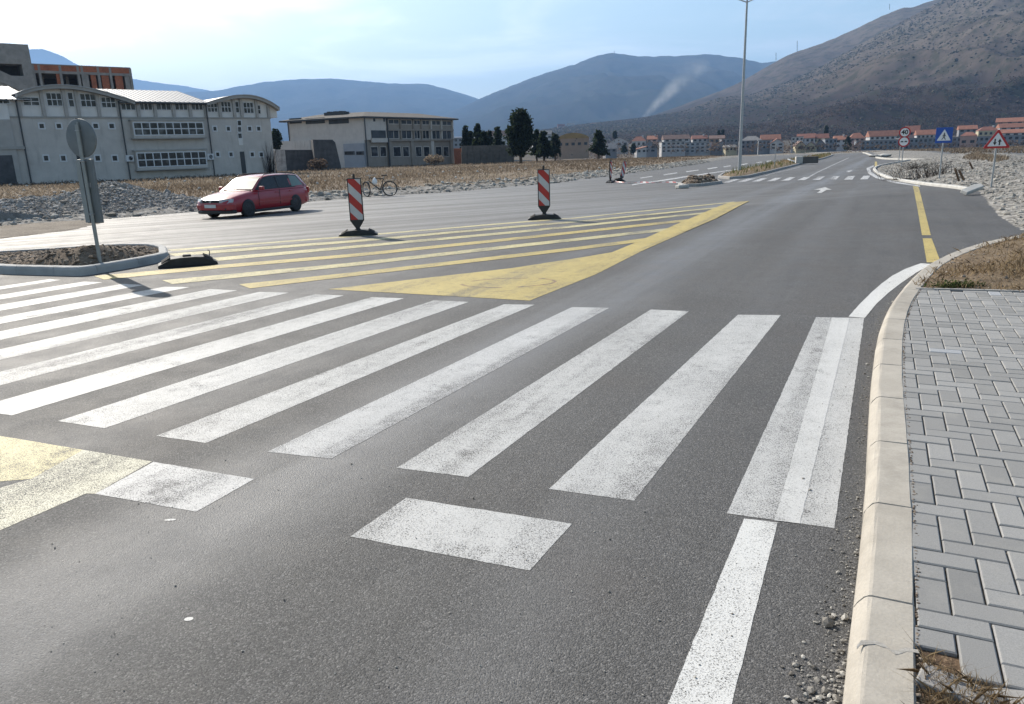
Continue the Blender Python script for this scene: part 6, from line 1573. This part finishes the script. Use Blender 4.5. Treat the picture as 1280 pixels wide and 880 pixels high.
M['hill_far'] = make_hill('far_wooded_mountain', (.035, .034, .030), (.045, .044, .036), (.06, .056, .046), 20, 700, .0016)
near, NG = hill('hillside', [(600, 178), (640, 168), (690, 160), (720, 156), (760, 151.5), (800, 147), (850, 138.5), (900, 121), (937, 118), (976, 104), (1013, 87), (1055, 62), (1094, 38), (1159, 1), (1220, -35), (1300, -75), (1420, -115), (1600, -130)], 760, 2100, 'hill_near', 300, 130, .10, 1.15, 3, 6, 8., .008)
hill('ridge', [(800, 150), (860, 128), (900, 113), (925, 101), (965, 77), (976, 70), (996, 62.5), (1027, 51), (1060, 36), (1089, 19.5), (1112, 10.5), (1122, 10), (1150, 0), (1200, -22), (1320, -60), (1600, -90)], 1500, 2900, 'hill_back', 220, 60, .10, 1.1, 5, 10, 8., .008)
hill('mountain', [(480, 185), (540, 150), (590, 129), (600, 124), (640, 107.5), (680, 92.5), (720, 80), (750, 68.5), (768, 66), (785, 69), (800, 70.5), (840, 70), (880, 67.5), (920, 72), (945, 79), (970, 76), (1020, 72), (1120, 70), (1250, 90)], 3200, 6800, 'hill_far', 220, 80, .12, 1.2, 11, 20, 8., .012)
hill('mountain_range', [(-420, 100), (-200, 112), (120, 128), (230, 116), (275, 113.5), (300, 109), (340, 102), (380, 99), (420, 97.5), (460, 101.5), (500, 104.5), (540, 105), (575, 115), (600, 123.5), (640, 140), (760, 172)], 4500, 9000, 'hill_far', 220, 70, .11, 1.2, 17, 20, 8., .010)
hill('far_mountain', [(-500, 40), (-200, 55), (0, 62), (40, 61), (76, 60.5), (95, 68), (115, 82), (165, 96), (205, 103), (240, 107), (270, 113), (300, 118), (360, 130), (460, 160)], 7000, 12000, 'hill_far', 160, 50, .05, 1.2, 23, 20, 8., .008)
# scrub bushes on the near hillside
Xw, D, Z = NG; m_ = 42000
jj = rng.integers(4, 128, m_); ii = rng.integers(2, 298, m_); fu, fv = rng.random(m_), rng.random(m_)
bx = Xw[jj, ii] * (1 - fu) + Xw[jj, ii + 1] * fu; by = D[jj, ii] * (1 - fv) + D[np.minimum(jj + 1, 129), ii] * fv
bz = (Z[jj, ii] * (1 - fu) + Z[jj, ii + 1] * fu) * (1 - fv) + (Z[jj + 1, ii] * (1 - fu) + Z[jj + 1, ii + 1] * fu) * fv
bx = bx / D[jj, ii] * by
dens = np.clip(.35 + 1.1 * fbm(bx / 240, by / 240, 4, 61) + .25, .04, 1); ok = rng.random(m_) < dens
pts = np.stack([bx, by, bz], -1)[ok]
M['scrub'] = make_stone('hill_scrub', [(.022, .027, .016), (.038, .042, .026), (.062, .055, .04), (.10, .082, .062)])
kind(stones('hill_scrub', pts, np.minimum(2.4, rng.lognormal(.18, .5, len(pts))) * (.55 + pts[:, 1] / 2400), 'scrub', .8), 'stuff')
m_ = 12000
jj = rng.integers(1, 44, m_); ii = rng.integers(2, 298, m_); fu, fv = rng.random(m_), rng.random(m_)
by = D[jj, ii] * (1 - fv) + D[jj + 1, ii] * fv; bx = (Xw[jj, ii] * (1 - fu) + Xw[jj, ii + 1] * fu) / D[jj, ii] * by
bz = (Z[jj, ii] * (1 - fu) + Z[jj, ii + 1] * fu) * (1 - fv) + (Z[jj + 1, ii] * (1 - fu) + Z[jj + 1, ii + 1] * fu) * fv
ok = rng.random(m_) < np.clip(1.05 - jj / 44 + .8 * fbm(bx / 130, by / 130, 3, 71), .03, 1)
c_ = np.stack([bx, by, bz], -1)[ok]; kk_ = 12; tn = np.clip(.5 + .6 * fbm(c_[:, 0] / 60, c_[:, 1] / 60, 3, 73) + rng.normal(0, .15, len(c_)), 0, 1)
cen = np.repeat(c_, kk_, 0) + rng.normal(size=(len(c_) * kk_, 3)) * np.array([1.9, 1.9, 1.5]) + np.array([0, 0, 2.2])
V, Fc = leaves(cen, 1.15); M['bare_wood'] = make_blade('bare_woodland', [(.030, .034, .022), (.050, .038, .034), (.075, .056, .050), (.105, .085, .075)])
kind(npmesh('woodland', V, Fc, 'bare_wood', None, {'tone': np.repeat(np.repeat(tn, kk_), 4)}), 'stuff')
# masts on the ridge, houses and pylon specks on the hill
for x, y0, y1, Yd, lb in ((996.5, 62.5, 51, 2880, 'thin mast on the ridge skyline, the taller one right of the lamp post'), (970, 74, 66, 2880, 'short mast on the ridge skyline where the ridge meets the far blue mountain'), (768, 66.5, 63.5, 6780, 'tiny mast on the rounded top of the blue mountain'), (1112, 10.5, 5, 2880, 'tiny mast on the upper ridge skyline near the top of the picture')):
    a = at(x, y0 + 1.5, Yd); b = at(x, y1, Yd); o = MB().tube([a, b], Yd * .00035, 5).build('radio_mast', 'sign_back'); tag(o, lb, 'mast')

# ------------------------------------------------------------------ SMOKE, HAZE
t = NT('smoke'); t.n.remove(t.b); pv = t.add('ShaderNodeVolumePrincipled'); pv.inputs['Color'].default_value = (.86, .9, .95, 1); pv.inputs['Anisotropy'].default_value = .2
mp = t.mapping(scale=(.011, .011, .013)); nz = t.noise(1., 5, .65, vec=mp)
gx_, gy_, gr = t.xyz(); PXM = 2350 / F
ax_ = t.math('ADD', t.math('MULTIPLY', gr, 1.12), 4.); r_ = t.math('ADD', t.math('MULTIPLY', gr, .36), 4.6 * PXM)
dx_ = t.math('SUBTRACT', gx_, ax_); dd_ = t.math('SQRT', t.math('ADD', t.math('MULTIPLY', dx_, dx_), t.math('MULTIPLY', gy_, gy_)))
fall = t.mr(t.math('DIVIDE', dd_, r_), 1.05, .15)
t.link(t.math('MULTIPLY', t.math('MULTIPLY', t.mr(nz, .34, .66), fall), t.mr(gr, 0, 175, .030, .002)), pv.inputs['Density']); t.link(pv.outputs[0], t.n['Material Output'].inputs['Volume'])
M['smoke'] = t.m
s0 = at(801, 149, 2350); path = [(797, 151, .3), (801, 148, 5), (808, 142, 9), (816, 135, 12.5), (826, 127, 15), (838, 117, 18), (850, 106, 21), (862, 96, 22), (874, 87, 17), (884, 80, 8), (888, 77, .3)]
mb = MB(); mb.tube([at(x, y, 2350) - s0 for x, y, r_ in path], [r_ / F * 2350 for _, _, r_ in path], 16)
o = mb.build('smoke_plume', 'smoke', weld=True); o.location = s0; kind(o, 'stuff')
t = NT('haze'); t.n.remove(t.b); pv = t.add('ShaderNodeVolumePrincipled'); pv.inputs['Color'].default_value = (.32, .565, 1., 1); pv.inputs['Density'].default_value = 1.0e-4; pv.inputs['Anisotropy'].default_value = .15
t.link(pv.outputs[0], t.n['Material Output'].inputs['Volume']); t.m.volume_intersection_method = 'FAST' if hasattr(t.m, 'volume_intersection_method') else None
M['haze'] = t.m
kind(MB().box((0, 8000, 690), (34000, 17000, 1440)).build('haze', 'haze'), 'stuff')

# ------------------------------------------------------------------ SKY, SUN, VIEW
SUN_AZ, SUN_EL = R(-38), R(35)      # clockwise from +Y
wo = bpy.data.worlds.new('World'); sc.world = wo; wo.use_nodes = True; wt = wo.node_tree; bgn = wt.nodes['Background']
sky = wt.nodes.new('ShaderNodeTexSky'); sky.sky_type = 'NISHITA'; sky.sun_disc = False; sky.sun_elevation = SUN_EL; sky.sun_rotation = SUN_AZ
sky.air_density = 1.0; sky.dust_density = 1.9; sky.ozone_density = .6; sky.altitude = 200
tc = wt.nodes.new('ShaderNodeTexCoord'); mpn = wt.nodes.new('ShaderNodeMapping'); mpn.inputs['Scale'].default_value = (1.6, 1.6, 9.0); mpn.inputs['Rotation'].default_value = (R(6), R(-7), 0)
skc = wt.nodes.new('ShaderNodeMix'); skc.data_type = 'RGBA'; skc.blend_type = 'MULTIPLY'; skc.inputs[0].default_value = 1; skc.inputs[7].default_value = (.98, 1.05, 1.0, 1); wt.links.new(sky.outputs[0], skc.inputs[6])
wt.links.new(tc.outputs['Generated'], mpn.inputs['Vector'])
nz = wt.nodes.new('ShaderNodeTexNoise'); nz.inputs['Scale'].default_value = 1.5; nz.inputs['Detail'].default_value = 7; nz.inputs['Roughness'].default_value = .62; nz.inputs['Distortion'].default_value = .6
wt.links.new(mpn.outputs[0], nz.inputs['Vector'])
cr_ = wt.nodes.new('ShaderNodeMapRange'); cr_.interpolation_type = 'SMOOTHSTEP'; cr_.inputs['From Min'].default_value = .46; cr_.inputs['From Max'].default_value = .74; cr_.inputs['To Max'].default_value = .7
wt.links.new(nz.outputs['Fac'], cr_.inputs['Value'])
mxn = wt.nodes.new('ShaderNodeMix'); mxn.data_type = 'RGBA'; mxn.blend_type = 'MIX'
wt.links.new(cr_.outputs[0], mxn.inputs[0]); wt.links.new(skc.outputs[2], mxn.inputs[6])
hs_ = wt.nodes.new('ShaderNodeMix'); hs_.data_type = 'RGBA'; hs_.blend_type = 'MULTIPLY'; hs_.inputs[0].default_value = 1
bw = wt.nodes.new('ShaderNodeRGBToBW'); wt.links.new(sky.outputs[0], bw.inputs[0]); wt.links.new(bw.outputs[0], hs_.inputs[6]); hs_.inputs[7].default_value = (1.45, 1.5, 1.55, 1)
wt.links.new(hs_.outputs[2], mxn.inputs[7]); wt.links.new(mxn.outputs[2], bgn.inputs['Color'])
bgn.inputs['Strength'].default_value = .115
sl = bpy.data.lights.new('sun', 'SUN'); sl.energy = 5.0; sl.angle = R(.5); sl.color = (1, .92, .81); so = bpy.data.objects.new('sun', sl); C.objects.link(so)
sdv = Vector((math.sin(SUN_AZ) * math.cos(SUN_EL), math.cos(SUN_AZ) * math.cos(SUN_EL), math.sin(SUN_EL)))
so.rotation_euler = sdv.to_track_quat('Z', 'Y').to_euler()
vs_ = sc.view_settings; vs_.view_transform = 'Standard'; vs_.look = 'None'; vs_.gamma = 1; vs_.use_curve_mapping = False; vs_.exposure = 0.56
cy = sc.cycles; cy.max_bounces = 6; cy.volume_bounces = 0; cy.use_denoising = True
try: cy.denoiser = 'OPENIMAGEDENOISE'; cy.denoising_input_passes = 'RGB_ALBEDO_NORMAL'; cy.denoising_prefilter = 'ACCURATE'
except Exception: pass
